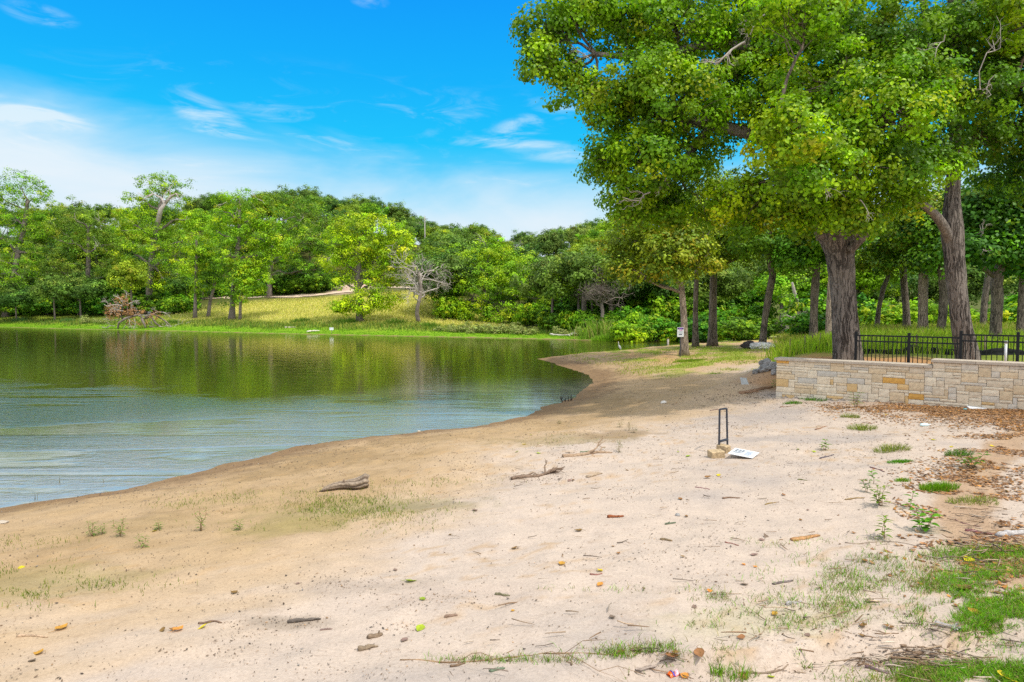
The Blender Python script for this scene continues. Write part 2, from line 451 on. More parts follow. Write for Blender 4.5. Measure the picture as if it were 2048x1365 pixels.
def tree(name, label, cat, base, trunk, rads, puffs, kind, ncl, lpc, crad, L, asp=0.62, fold=False, seed=1, bark=None, leafm=None,
         limbs=True, twigs=0.35, group=None, fork=0.8, shell=0.36, ns=8, deadtwig=0, up=0.55, rough=0.12):
    r = np.random.default_rng(seed)
    th = thing(name, label, cat, base, 0, group)
    tb = MB()
    tp = np.asarray(trunk, float)
    # resample the trunk line smoothly
    t = np.linspace(0, 1, len(tp)); tt = np.linspace(0, 1, max(8, 4 * len(tp)))
    P = np.stack([np.interp(tt, t, tp[:, i]) for i in range(3)], 1)
    R = np.interp(tt, t, rads)
    R = R * (1 + 0.45 * np.exp(-tt * 18))
    P[:, 0] += np.sin(tt * 7 + seed) * R * 0.15 * tt
    tb.tube(P, R, ns, None, True, rough, seed * 1.7)
    mb = MB()
    cols, wts = GREEN[kind]
    cc, pid = foliage(mb, puffs, ncl, lpc, crad, L, asp, cols, wts, fold, r, up, shell)
    if limbs:
        for i, pf in enumerate(puffs):
            c = np.asarray(pf[0]); 
            zz = np.clip(c[2] - 0.9 * np.linalg.norm(c[:2] - P[-1, :2]) * fork, P[int(len(P) * 0.35), 2], P[-1, 2])
            j = int(np.argmin(np.abs(P[:, 2] - zz)))
            lr = max(0.02, min(R[j] * 0.55, np.linalg.norm(pf[1]) * 0.06))
            bp = bend(P[j], c, 7, r, 0.10, 0.05)
            tb.tube(bp, np.linspace(lr, lr * 0.4, 7), max(4, ns - 3), None, False)
            mine = np.where(pid == i)[0]
            if twigs and len(mine):
                for k in r.choice(mine, max(1, int(len(mine) * twigs * 0.25)), replace=False):
                    q = bp[r.integers(3, 7)]
                    tb.tube(bend(q, cc[k], 4, r, 0.12), np.linspace(lr * 0.3, lr * 0.08, 4), 3, None, False)
    tb.build('trunk', bark or M_BARKO, th)
    mb.build('crown', leafm or M_LEAFD, th)
    if deadtwig:
        for _ in range(deadtwig):
            db = MB()
            pf = puffs[r.integers(len(puffs))]
            d = unit(rnd(1, r)[0] + np.array([0, -0.8, 0.2]))
            p = np.asarray(pf[0]) + d * np.asarray(pf[1]) * 0.75
            branchy(db, p, d, np.mean(pf[1]) * 0.55, 0.02 + 0.01 * np.mean(pf[1]), 2, r, 4)
            db.build('dead_branch', M_DEAD, th)
    return th

# ================================================================== camera, sun, sky
cd = bpy.data.cameras.new('camera'); cam = link(bpy.data.objects.new('camera', cd))
cd.sensor_width = 36.0; cd.lens = 36.0 * F / 2048.0; cd.clip_start = 0.1; cd.clip_end = 3000
cam.location = (0, 0, CAMZ); cam.rotation_euler = (math.pi / 2 - PITCH, 0, 0)
SC.camera = cam
SC.cycles.use_denoising = False
SC.view_settings.view_transform = 'Standard'; SC.view_settings.look = 'None'
SC.view_settings.exposure = 0.0; SC.view_settings.gamma = 1.0
SUN_EL = math.radians(59)
SUN_AZ = math.atan2(0.74, -0.67)
tosun = Vector((math.sin(SUN_AZ) * math.cos(SUN_EL), math.cos(SUN_AZ) * math.cos(SUN_EL), math.sin(SUN_EL)))
sd = bpy.data.lights.new('sun', 'SUN'); sd.energy = 3.1; sd.angle = math.radians(1.2); sd.color = (1.0, 0.94, 0.84)
so = link(bpy.data.objects.new('sun', sd)); so.rotation_euler = tosun.to_track_quat('Z', 'Y').to_euler()

wd = bpy.data.worlds.new('World'); SC.world = wd; wd.use_nodes = True
nt = wd.node_tree; nt.nodes.clear(); N = NT(nt)
wo = nt.nodes.new('ShaderNodeOutputWorld'); bg = nt.nodes.new('ShaderNodeBackground')
sky = nt.nodes.new('ShaderNodeTexSky'); sky.sky_type = 'NISHITA'; sky.sun_disc = False
sky.sun_elevation = SUN_EL; sky.sun_rotation = SUN_AZ; sky.air_density = 1.0; sky.dust_density = 0.6; sky.ozone_density = 2.0
tc = nt.nodes.new('ShaderNodeTexCoord'); sep = nt.nodes.new('ShaderNodeSeparateXYZ'); N.l(tc.outputs['Generated'], sep.inputs[0])
X, Y, Z = sep.outputs
el = N.math('ARCSINE', Z); az = N.math('ARCTAN2', X, Y)
blue = N.ramp(N.math('MULTIPLY', el, 1.0), [(0.0, (0.60,0.83,0.97)), (0.14, (0.22,0.72,1.0)), (0.23, (0.004,0.57,1.0)), (0.31, (0.0,0.46,1.0)), (0.42, (0.0,0.345,1.0)), (0.60, (0.25,0.55,1.0)), (1.0, (0.70,0.90,1.15))])
nis = N.mix(1.0, sky.outputs[0], (0.12, 0.12, 0.12, 1), 'MULTIPLY')
base = N.mix(0.05, blue, nis)
cmb = nt.nodes.new('ShaderNodeCombineXYZ'); N.l(az, cmb.inputs[0]); N.l(el, cmb.inputs[1])
v1 = N.mapping(cmb.outputs[0], (2.2, 7.0, 1), (0, 0, 0.12))
big = N.noise(v1, 1.6, 5, 0.55, 0.4)
v2 = N.mapping(cmb.outputs[0], (7.0, 26.0, 1), (0, 0, -0.25), (3.1, 1.7, 0))
wis = N.noise(v2, 1.4, 8, 0.62, 1.2)
# height of the white veil falls from the west to the middle of the view
top = N.mapr(az, -0.70, -0.05, 0.290, 0.215)
dist = N.math('SUBTRACT', N.math('ADD', top, N.math('MULTIPLY', N.math('SUBTRACT', big, 0.5), 0.14)), el)
veil = N.math('POWER', N.mapr(dist, 0.0, 0.12, 0, 1), 0.8)
veil = N.math('MULTIPLY', veil, N.mapr(big, 0.2, 0.75, 0.72, 1.0))
streak = N.mapr(wis, 0.50, 0.78, 0, 1)
zone = N.math('MULTIPLY', N.mapr(el, 0.12, 0.19), N.mapr(el, 0.34, 0.25))
st2 = N.math('MULTIPLY', N.math('MULTIPLY', streak, zone), N.mapr(big, 0.42, 0.62, 0.15, 0.9))
hi = N.math('MULTIPLY', N.math('MULTIPLY', N.mapr(wis, 0.60, 0.85), N.mapr(el, 0.33, 0.37)), N.mapr(big, 0.50, 0.70, 0.0, 0.6))
def blob(a0, e0, sa, se, amp, tilt=0.0):
    da = N.math('SUBTRACT', az, a0); de = N.math('SUBTRACT', N.math('SUBTRACT', el, e0), N.math('MULTIPLY', da, tilt))
    q = N.math('ADD', N.math('POWER', N.math('DIVIDE', da, sa), 2.0), N.math('POWER', N.math('DIVIDE', de, se), 2.0))
    return N.math('MULTIPLY', N.math('MULTIPLY', N.mapr(q, 1.0, 0.0), amp), N.mapr(wis, 0.36, 0.66, 0.0, 1.0))
def pa(px, py):
    x, y, z = ray(px, py); return float(math.atan2(x, y)), float(math.asin(z / math.sqrt(x*x+y*y+z*z)))
fac = N.math('ADD', veil, N.math('MULTIPLY', st2, 0.40))
for (px, py, sa, se, amp, tilt) in [(415,230,.060,.024,.62,-.30),(40,225,.09,.020,.55,-.05),(80,30,.045,.014,.40,-.05),(460,265,.07,.010,.5,-.05),(1070,243,.085,.020,.55,.28),(1000,285,.10,.010,.5,-.02),(740,3,.03,.010,.30,0),(1130,305,.10,.018,.5,-.05)]:
    a0, e0 = pa(px, py); fac = N.math('ADD', fac, blob(a0, e0, sa, se, amp, tilt))
# white sky overhead and behind, and sun glare, added to lift the shadows
over = N.math('MULTIPLY', N.math('MAXIMUM', N.mapr(el, 0.435, 0.56), N.mapr(Y, 0.45, -0.15)), N.mapr(big, 0.2, 0.7, 0.7, 1.0))
fac = N.math('MINIMUM', fac, 1.0)
dsun = nt.nodes.new('ShaderNodeVectorMath'); dsun.operation = 'DOT_PRODUCT'; N.l(tc.outputs['Generated'], dsun.inputs[0]); dsun.inputs[1].default_value = tuple(tosun)
glare = N.math('POWER', N.math('MAXIMUM', dsun.outputs['Value'], 0.0), 10.0)
cloud = N.ramp(el, [(0.0, (0.84,0.90,0.95)), (0.16, (0.79,0.895,0.975)), (0.3, (0.62,0.86,1.0)), (1.0, (0.75,0.85,0.95))])
skyc = N.mix(over, N.mix(fac, base, cloud), (1.12, 1.18, 1.28, 1))
gl = N.mix(1.0, skyc, N.mix(glare, (0, 0, 0, 1), (2.2, 2.1, 1.9, 1)), 'ADD')
N.l(gl, bg.inputs[0]); bg.inputs[1].default_value = 1.0
N.l(bg.outputs[0], wo.inputs[0])

# ================================================================== terrain: one sheet
def axis(lo, hi, fine_lo, fine_hi, step, grow):
    a = list(np.arange(fine_lo, fine_hi, step)); s = step
    while a[-1] < hi: s *= grow; a.append(a[-1] + s)
    s = step; b = []
    x = fine_lo
    while x > lo: s *= grow; x -= s; b.append(x)
    return np.array(b[::-1] + a)
gx = axis(-650, 650, -11, 13.5, 0.075, 1.025)
ys = [2.6]
while ys[-1] < 900: ys.append(ys[-1] + max(0.05, 0.0105 * ys[-1]))
yb = []; y = 2.6; s = 0.08
while y > -260: s *= 1.12; y -= s; yb.append(y)
gy = np.array(yb[::-1] + ys)
GX, GY = np.meshgrid(gx, gy)
xf, yf = GX.ravel(), GY.ravel()
zf = H(xf, yf)
S = poly_sd(xf, yf, WP)
def lerpc(c, d, f): return c + (np.asarray(d) - c) * np.clip(f, 0, 1)[:, None]
n1 = fbm(xf * 0.45, yf * 0.45, 41, 5); n2 = fbm(xf * 1.7, yf * 1.7, 42, 4); n3 = fbm(xf * 6.0, yf * 6.0, 43, 3)
n4 = fbm(xf * 0.9 + yf * 0.35, yf * 2.6 - xf * 0.9, 44, 4)
colr = np.tile(np.array([0.470, 0.385, 0.315]), (len(xf), 1))
tan = np.array([0.350, 0.235, 0.112]); orange = np.array([0.430, 0.300, 0.165]); wet = np.array([0.20, 0.125, 0.065])
ed = S + (n1 - 0.5) * 3.4 + (n4 - .5) * 1.6 - 0.9 * sst(14, 30, yf)
ed = ed - 2.2 * sst(2.5, -3.5, xf) * sst(16, 11, yf)
ed = ed + 2.0 * sst(24, 32, yf)
colr = lerpc(colr, orange, sst(7.4, 5.2, ed) * 0.65)
colr = lerpc(colr, tan, sst(5.8, 3.2, ed) * (0.62 + 0.5 * (n2 - .5)))
colr = lerpc(colr, [0.27, 0.185, 0.095], sst(4.6, 2.4, ed) * sst(0.40, 0.62, n1 + 0.35 * (n3 - .5)) * .85)
colr = lerpc(colr, [0.20, 0.14, 0.085], sst(0.25, 0.6, S) * sst(2.0, 0.9, S + (n2 - .5) * 1.4) * sst(0.40, 0.60, n3 * .5 + n4 * .5) * .85)
# wavering ochre runnels left by receding water
run = sst(.035, .0, np.abs(n4 - .5)) * sst(.38, .55, n1) * sst(22, 16, yf)
colr = lerpc(colr, [0.40, 0.255, 0.12], run * .55)
colr = lerpc(colr, [0.36, 0.31, 0.275], sst(.52, .72, fbm(xf * .35 + 5, yf * .7, 47, 3)) * sst(5.5, 7.5, ed) * .8)
colr = lerpc(colr, wet, sst(1.9, 0.35, S + (n2 - .5) * 1.3) * 0.85)
def spot(px, py, rx, ry, c, amp, thr=0.45):
    global colr
    g = ground(px, py)
    q = ((xf - g[0]) / rx) ** 2 + ((yf - g[1]) / ry) ** 2
    m = np.exp(-q) + (n2 - .5) * 0.8 + (n3 - .5) * .7
    colr = lerpc(colr, c, sst(thr - .2, thr + .25, m) * amp * np.exp(-q * .35))
OLV = [0.22, 0.20, 0.07]
spot(700, 1020, 1.5, 0.75, OLV, .4); spot(600, 1050, 1.0, .5, [0.28,.22,.09], .8); spot(60, 1165, 1.3, .55, OLV, .4)
spot(820, 1015, .7, .3, [0.13,.12,.05], .4); spot(1130, 880, 1.6, .9, [0.27,0.20,0.09], .6); spot(1230, 870, .9, .6, [.25,.17,.09], .7)
spot(250, 1050, 1.6, .5, [0.33,.235,.125], .7); spot(480, 1000, 1.5, .5, [0.36,.26,.14], .6)
spot(1560, 1240, .8, .35, [.42,.38,.24], .5); spot(900, 1190, .9, .3, [.42,.34,.28], .6); spot(720, 1170, .8, .28, [.36,.29,.23], .6); spot(570, 1245, .4, .12, [.26,.21,.16], .7)
# brown leaf litter below the garden wall and in a band down the slope
wa = (xf - W0[0]) * WD[0] + (yf - W0[1]) * WD[1]; ww = (xf - W0[0]) * WN[0] + (yf - W0[1]) * WN[1]
LIT = [0.33, 0.185, 0.085]
lit = sst(2.0, 4.2, wa + (n1 - .5) * 2.5) * sst(-2.9, -1.4, ww + (n2 - .5) * 1.6) * sst(0.1, 0, ww)
colr = lerpc(colr, LIT, lit * (.7 + .6 * (n3 - .5)))
band = np.exp(-((xf - np.interp(yf, [4.6, 6, 7.5, 9, 11, 14], [4.4, 4.5, 5.0, 6.1, 7.9, 10.8])) / 0.42) ** 2) * sst(4.2, 5.2, yf) * sst(16, 12, yf)
colr = lerpc(colr, [0.36, 0.23, 0.13], sst(.25, .7, band + (n2 - .5) * .6 + (n3 - .5) * .3) * .75)
# turf and ochre litter out on the point and behind the wall
pt = sst(27, 33, yf + (n1 - .5) * 7 - 0.25 * (xf - 8)) * sst(62, 58, yf) * sst(2.2, 4.5, S + (n2 - .5) * 2)
colr = lerpc(colr, [0.46, 0.285, 0.11], pt * (.75 + .5 * (n2 - .5)))
colr = lerpc(colr, [0.24, 0.29, 0.04], pt * sst(.45, .60, n1 * .5 + n2 * .5))
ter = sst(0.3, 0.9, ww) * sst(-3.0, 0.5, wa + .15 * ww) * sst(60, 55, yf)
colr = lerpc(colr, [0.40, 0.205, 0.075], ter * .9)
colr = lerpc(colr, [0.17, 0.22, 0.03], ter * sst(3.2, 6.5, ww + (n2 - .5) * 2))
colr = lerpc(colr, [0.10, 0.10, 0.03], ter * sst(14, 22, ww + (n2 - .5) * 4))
# far bank: bright turf by the water, straw meadow, woodland floor
farm = sst(58, 66, yf) * sst(0.0, 0.6, S)
F1 = np.array([0.155, 0.30, 0.012])
cf = np.tile(F1, (len(xf), 1))
cf = lerpc(cf, [0.22, 0.28, 0.03], sst(3, 9, S + (n1 - .5) * 6))
gold = sst(6, 15, S + (n1 - .5) * 8) * sst(-58, -48, xf + (n1 - .5) * 8) * sst(-2, -10, xf) * sst(0, 1, 1)
cf = lerpc(cf, [0.52, 0.46, 0.13], gold * (.75 + .5 * (n2 - .5)))
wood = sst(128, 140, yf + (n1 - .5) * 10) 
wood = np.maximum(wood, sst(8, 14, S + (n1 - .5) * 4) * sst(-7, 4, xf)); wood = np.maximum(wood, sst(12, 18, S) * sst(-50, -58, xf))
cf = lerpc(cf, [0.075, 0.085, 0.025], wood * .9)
cf = lerpc(cf, [0.30, 0.22, 0.12], sst(.55, .1, S) * .9)
cut = np.exp(-(((xf + 34.5) / 5.0) ** 2 + ((yf - 146) / 9.0) ** 2))
cf = lerpc(cf, [0.50, 0.37, 0.28], sst(.35, .6, cut))
colr = colr + (cf - colr) * farm[:, None]
colr = lerpc(colr, [0.05, 0.055, 0.02], sst(0, -0.5, S) * 1.0)
colr = lerpc(colr, [0.16, 0.12, 0.06], sst(0.02, -0.25, S) * .0)
mbg = MB(); nx, ny = len(gx), len(gy)
ii = np.arange(nx * ny).reshape(ny, nx)
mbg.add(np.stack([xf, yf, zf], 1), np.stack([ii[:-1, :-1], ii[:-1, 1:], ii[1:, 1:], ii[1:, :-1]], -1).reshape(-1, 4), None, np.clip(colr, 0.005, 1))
m, nt, out = newmat('sand_and_turf'); N = NT(nt)
co = N.objco()
g1 = N.noise(co, 3.0, 6, 0.6); g2 = N.noise(co, 40.0, 4, 0.7); g3 = N.noise(co, 220.0, 2, 0.6)
c = N.mix(1.0, N.attr(), N.ramp(g1, [(0.25, (0.88, 0.88, 0.89)), (0.75, (1.10, 1.09, 1.07))]), 'MULTIPLY')
c = N.mix(1.0, c, N.ramp(g2, [(0.28, (0.84, 0.83, 0.82)), (0.6, (1.05, 1.05, 1.05))]), 'MULTIPLY')
g4 = N.noise(N.mapping(co, (9.0, 16.0, 9.0)), 1.0, 7, 0.72, 0.6)
g5 = N.noise(co, 0.7, 4, 0.6)
c = N.mix(N.math('MULTIPLY', N.mapr(g4, 0.54, 0.70, 0, 0.50), N.mapr(g5, 0.40, 0.62, 0.25, 1.0)), c, N.mix(1.0, c, (0.52, 0.42, 0.34, 1), 'MULTIPLY'))
c = N.mix(N.mapr(g4, 0.44, 0.30, 0, 0.30), c, N.mix(1.0, c, (1.16, 1.14, 1.12, 1), 'MULTIPLY'))
c = N.mix(N.mapr(g3, 0.64, 0.76, 0, 0.45), c, (0.16, 0.11, 0.08, 1))
hh = N.math('ADD', N.math('MULTIPLY', g1, 1.1), N.math('ADD', N.math('MULTIPLY', g2, 0.22), N.math('MULTIPLY', g3, 0.05)))
N.l(N.bsdf(c, 0.95, 0.08, N.bump(hh, 0.5, 0.06)), out.inputs[0])
gr = mbg.build('ground', m); tag(gr, kind='structure')

# ================================================================== lake
m, nt, out = newmat('lake_water'); N = NT(nt)
geo = nt.nodes.new('ShaderNodeNewGeometry'); co = geo.outputs['Position']
sepw = nt.nodes.new('ShaderNodeSeparateXYZ'); N.l(co, sepw.inputs[0])
lowf = N.noise(N.mapping(co, (0.07, 0.11, 1)), 1.0, 4, 0.6, 0.8)
yy = N.math('ADD', sepw.outputs[1], N.math('MULTIPLY', N.math('SUBTRACT', lowf, 0.5), 26.0))
yy = N.math('ADD', yy, N.math('MULTIPLY', sepw.outputs[0], 0.55))
ruff = N.mapr(yy, 24.0, 15.0, 0.0, 1.0)
st = N.noise(N.mapping(co, (0.10, 0.42, 1), (0, 0, -0.60)), 1.0, 4, 0.55, 1.1)
calm = N.mapr(st, 0.46, 0.58, 1.0, 0.12)
ruff = N.math('MULTIPLY', ruff, calm)
inlet = N.math('MULTIPLY', N.mapr(sepw.outputs[0], 2.0, 8.0), N.mapr(sepw.outputs[1], 52.0, 60.0))
ruff = N.math('MAXIMUM', ruff, N.math('MULTIPLY', inlet, 0.8))
r1 = N.noise(N.mapping(co, (3.4, 5.2, 1), (0, 0, -0.35)), 1.0, 5, 0.62, 0.9)
r2 = N.noise(N.mapping(co, (0.6, 2.1, 1), (0, 0, -0.15)), 1.0, 4, 0.6, 0.9)
hgt = N.math('ADD', N.math('MULTIPLY', N.math('MULTIPLY', r1, ruff), 0.030), N.math('MULTIPLY', r2, N.math('MULTIPLY_ADD', ruff, 0.002, 0.007)))
nrm = N.bump(hgt, 1.0, 1.0)
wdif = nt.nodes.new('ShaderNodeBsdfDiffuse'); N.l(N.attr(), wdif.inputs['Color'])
wgl = nt.nodes.new('ShaderNodeBsdfGlossy'); wgl.inputs['Color'].default_value = (0.91, 0.87, 0.81, 1); wgl.inputs['Roughness'].default_value = 0.06
fr_ = nt.nodes.new('ShaderNodeFresnel'); fr_.inputs['IOR'].default_value = 1.40
N.l(nrm, wgl.inputs['Normal']); N.l(nrm, fr_.inputs['Normal'])
wmx = nt.nodes.new('ShaderNodeMixShader'); N.l(N.math('POWER', fr_.outputs[0], 0.55), wmx.inputs[0])
N.l(wdif.outputs[0], wmx.inputs[1]); N.l(wgl.outputs[0], wmx.inputs[2]); N.l(wmx.outputs[0], out.inputs[0])
# pale sky reflection painted into the near water's colour, olive deep water beyond
wx = np.concatenate([[-255, -120, -70], np.linspace(-45, 16, 160), [30, 60]]); wy = np.concatenate([[-44, -20, -5], np.linspace(2, 45, 150), [60, 90, 150]])
WX, WY = np.meshgrid(wx, wy); WXf, WYf = WX.ravel(), WY.ravel()
sh_ = -poly_sd(WXf, WYf, WP)
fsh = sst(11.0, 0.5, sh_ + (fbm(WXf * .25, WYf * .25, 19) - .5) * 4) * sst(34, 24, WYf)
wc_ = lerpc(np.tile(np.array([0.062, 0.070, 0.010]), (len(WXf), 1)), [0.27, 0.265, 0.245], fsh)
ixw = np.arange(WXf.size).reshape(WX.shape)
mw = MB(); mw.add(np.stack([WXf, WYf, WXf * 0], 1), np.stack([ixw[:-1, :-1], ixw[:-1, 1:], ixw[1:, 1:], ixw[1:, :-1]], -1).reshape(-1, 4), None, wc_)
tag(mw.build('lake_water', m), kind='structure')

# dirt track on the far slope
def strip(name, pix, wid, mat, lift=0.12):
    g = np.array([ground(*p) for p in pix])
    t = np.linspace(0, 1, len(g)); tt = np.linspace(0, 1, 40)
    P = np.stack([np.interp(tt, t, g[:, i]) for i in range(2)], 1)
    d = unit(np.gradient(P, axis=0)); nrm = np.stack([-d[:, 1], d[:, 0]], 1)
    rows = []
    for k in np.linspace(-1, 1, 7):
        q = P + nrm * k * wid * (0.5 + 0.15 * np.sin(tt * 23)[:, None])
        rows.append(np.column_stack([q, H(q[:, 0], q[:, 1]) + lift]))
    V = np.stack(rows, 1); ix = np.arange(V.shape[0] * 7).reshape(-1, 7)
    mb = MB(); mb.add(V.reshape(-1, 3), np.stack([ix[:-1, :-1], ix[:-1, 1:], ix[1:, 1:], ix[1:, :-1]], -1).reshape(-1, 4))
    return mb.build(name, mat)
M_DIRT = plain('pale_dirt', (0.62, 0.48, 0.36), 0.95, 0.05, 0, 0.2, 0.5, 0.2, 0.05)
tag(strip('dirt_path', [(400,596),(480,596),(560,595),(620,592),(660,588),(700,584),(740,578),(790,575),(850,578)], 2.0, M_DIRT), kind='structure')

# ================================================================== garden wall of ashlar limestone
M_MORTAR = plain('wall_mortar', (0.64, 0.58, 0.49), 0.95, 0.1, 0, 0.15, 20, 0.3)
M_STONE = attr_mat('cut_limestone', 0.9, 0.12, 0.16, 14.0, 0.5, 0.012)
M_CAP = plain('wall_capstone', (0.47, 0.40, 0.32), 0.9, 0.15, 0, 0.12, 9, 0.3, 0.006)
AZW = math.atan2(WD[1], WD[0])
wall = thing('garden_wall', 'low cream and tan ashlar limestone retaining wall with a stepped coping', 'wall', (W0[0], W0[1], 0.0), AZW)
# local frame: +x along the wall, +y into the terrace, front face at y = 0
LW = 10.5; XS = 3.82; ZB = 0.72; TOP1 = 1.90; TOP2 = 2.045; TH = 0.42
wb_ = MB()
wb_.box((XS / 2, TH / 2 + 0.02, (ZB + TOP1) / 2), (XS, TH - 0.04, TOP1 - ZB)); wb_.box((XS + (LW - XS) / 2, TH / 2 + 0.02, (ZB + TOP2) / 2), (LW - XS, TH - 0.04, TOP2 - ZB))
wb_.build('wall_core', M_MORTAR, wall, False)
rs = np.random.default_rng(77)
cells_x, ch, cw = int(LW / 0.085), 0.0735, 0.085
ncz = int(round((TOP2 - ZB) / ch)); nc1 = int((TOP1 - ZB) / ch)
occ = np.zeros((cells_x, ncz), bool)
for i in range(cells_x):
    if (i + 0.5) * cw < XS: occ[i, nc1:] = True
stn = MB(); SC_ = [((0.63,0.55,0.43),8),((0.67,0.60,0.48),7),((0.57,0.53,0.46),3),((0.60,0.49,0.34),3.5),((0.60,0.43,0.22),.9),((0.62,0.36,0.10),.4),((0.52,0.50,0.455),.9)]
swt = np.array([k[1] for k in SC_]); swt = swt / swt.sum()
def stone(x0, x1, z0, z1, face='f'):
    g = 0.004; pr = rs.uniform(0.002, 0.011); bv = 0.009
    c = np.array(SC_[rs.choice(len(SC_), p=swt)][0]) * rs.uniform(0.93, 1.07)
    nxs = max(2, int((x1 - x0) / 0.05)); nzs = max(2, int((z1 - z0) / 0.05))
    u = np.linspace(x0 + g, x1 - g, nxs + 1); v = np.linspace(z0 + g, z1 - g, nzs + 1)
    U, V = np.meshgrid(u, v)
    edge = np.ones_like(U); edge[1:-1, 1:-1] = 0
    D = -pr + edge * bv + rs.normal(0, 0.0028, U.shape)
    jx = np.where(edge > 0, rs.normal(0, 0.0025, U.shape), 0)
    if face == 'f': Pf = np.stack([U + jx, D, V + jx * .7], -1)
    else: Pf = np.stack([D, U + jx, V + jx * .7], -1)
    idx = np.arange(U.size).reshape(U.shape)
    q = np.stack([idx[:-1, :-1], idx[:-1, 1:], idx[1:, 1:], idx[1:, :-1]], -1).reshape(-1, 4)
    if face != 'f': q = q[:, ::-1]
    P = Pf.reshape(-1, 3); ring = np.concatenate([idx[0, :], idx[1:, -1], idx[-1, -2::-1], idx[-2:0:-1, 0]])
    back = P[ring].copy(); back[:, 1 if face == 'f' else 0] = 0.03
    n = len(P); k = np.arange(len(ring)); kn = np.roll(k, -1)
    side = np.stack([ring[k], n + k, n + kn, ring[kn]], 1)
    if face != 'f': side = side[:, ::-1]
    cv = np.tile(c * np.array([1.08, 1.05, 1.0]), (n + len(back), 1)) * (1 + rs.normal(0, 0.05, (n + len(back), 1)))
    stn.add(np.vstack([P, back]), np.vstack([q, side]), None, cv)
for j in range(ncz):
    i = 0
    while i < cells_x:
        if occ[i, j]: i += 1; continue
        w = int(rs.integers(2, 7)); hgt_ = int(rs.choice([1, 1, 1, 2, 2, 2, 3]))
        if hgt_ == 3: w = 3 + int(rs.integers(0, 2))
        if hgt_ == 1: w = max(w, 3)
        a = 0
        while a < w and i + a < cells_x and not occ[i + a, j]: a += 1
        b = 1
        while b < hgt_ and j + b < ncz and not occ[i:i + a, j + b].any(): b += 1
        occ[i:i + a, j:j + b] = True
        x1 = min((i + a) * cw, LW); zt = TOP2 if x1 > XS + .05 else TOP1
        z1 = ZB + (j + b) * ch
        if (i * cw < XS) and (j + b) >= nc1: z1 = TOP1
        stone(i * cw, x1, ZB + j * ch, min(z1, zt)); i += a
for j in range(0, 16, 2): stone(0.02, 0.22, ZB + j * ch, ZB + (j + 2) * ch - 0.001, 'e'); stone(0.22, 0.40, ZB + j * ch, ZB + (j + 2) * ch - 0.001, 'e')
stn.build('stone_cladding', M_STONE, wall, False)
def capstone(x0, x1, z):
    mb = MB(); x = x0
    while x < x1 - 0.05:
        e = min(x + 0.92, x1)
        mb.box(((x + e) / 2 , TH / 2 - 0.01, z + 0.036 + rs.normal(0, .0015)), (e - x - 0.006, TH + 0.10, 0.072), rs.normal(0, .002)); x = e
    o = mb.build('coping', M_CAP, wall, False)
    bv = o.modifiers.new('bevel', 'BEVEL'); bv.width = 0.008; bv.segments = 2
capstone(-0.05, XS + 0.0, TOP1 + .002); capstone(XS - 0.03, LW, TOP2 + .002)

# ================================================================== black picket fence behind the wall
M_BLACK = plain('black_metal', (0.008, 0.009, 0.011), 0.5, 0.25, 0.0, 0.1, 20, 0.0)
fence = thing('picket_fence', 'black metal picket fence with double top rail on the terrace behind the stone wall', 'fence', (W0[0], W0[1], 0.0), AZW)
FO = 0.62
def along(px):                                   # distance along the wall line for the fence line seen at a column
    u = (px - 1024.0) / F / CP
    p0 = W0 + WN * FO
    return float((p0[0] - u * p0[1]) / (u * WD[1] - WD[0]))
fp = [along(p) for p in (1712, 1818, 1922, 2036)]
fp.append(fp[-1] + 2.0)
ftop = [2.64, 2.64, 2.64, 2.71, 2.71, 2.71]
for i, a in enumerate(fp):
    pb = MB(); z1 = (2.64 if i < 2 else 2.72) + 0.07
    pb.box((a, FO, (1.55 + z1) / 2), (0.062, 0.062, z1 - 1.55)); po_ = pb.build('post', M_BLACK, fence, False)
    pb = MB(); pb.box((a, FO, z1 + 0.008), (0.074, 0.074, 0.016)); pb.box((a, FO, z1 + 0.024), (0.05, 0.05, 0.016), 0, None, 0.4); pb.build('post_cap', M_BLACK, po_, False)
for i in range(len(fp) - 1):
    pb = MB(); a0, a1 = fp[i] + 0.033, fp[i + 1] - 0.033; zt = 2.64 if i < 2 else 2.72
    for z in (zt, zt - 0.15, 1.86): pb.box(((a0 + a1) / 2, FO, z), (a1 - a0, 0.034, 0.036))
    n = int((a1 - a0) / 0.098)
    for k in range(n): 
        x = a0 + (k + 0.6) * (a1 - a0) / n
        pb.box((x, FO, (1.80 + zt - 0.02) / 2), (0.018, 0.019, zt - 0.02 - 1.80))
    pb.build('picket_grille', M_BLACK, fence, False)

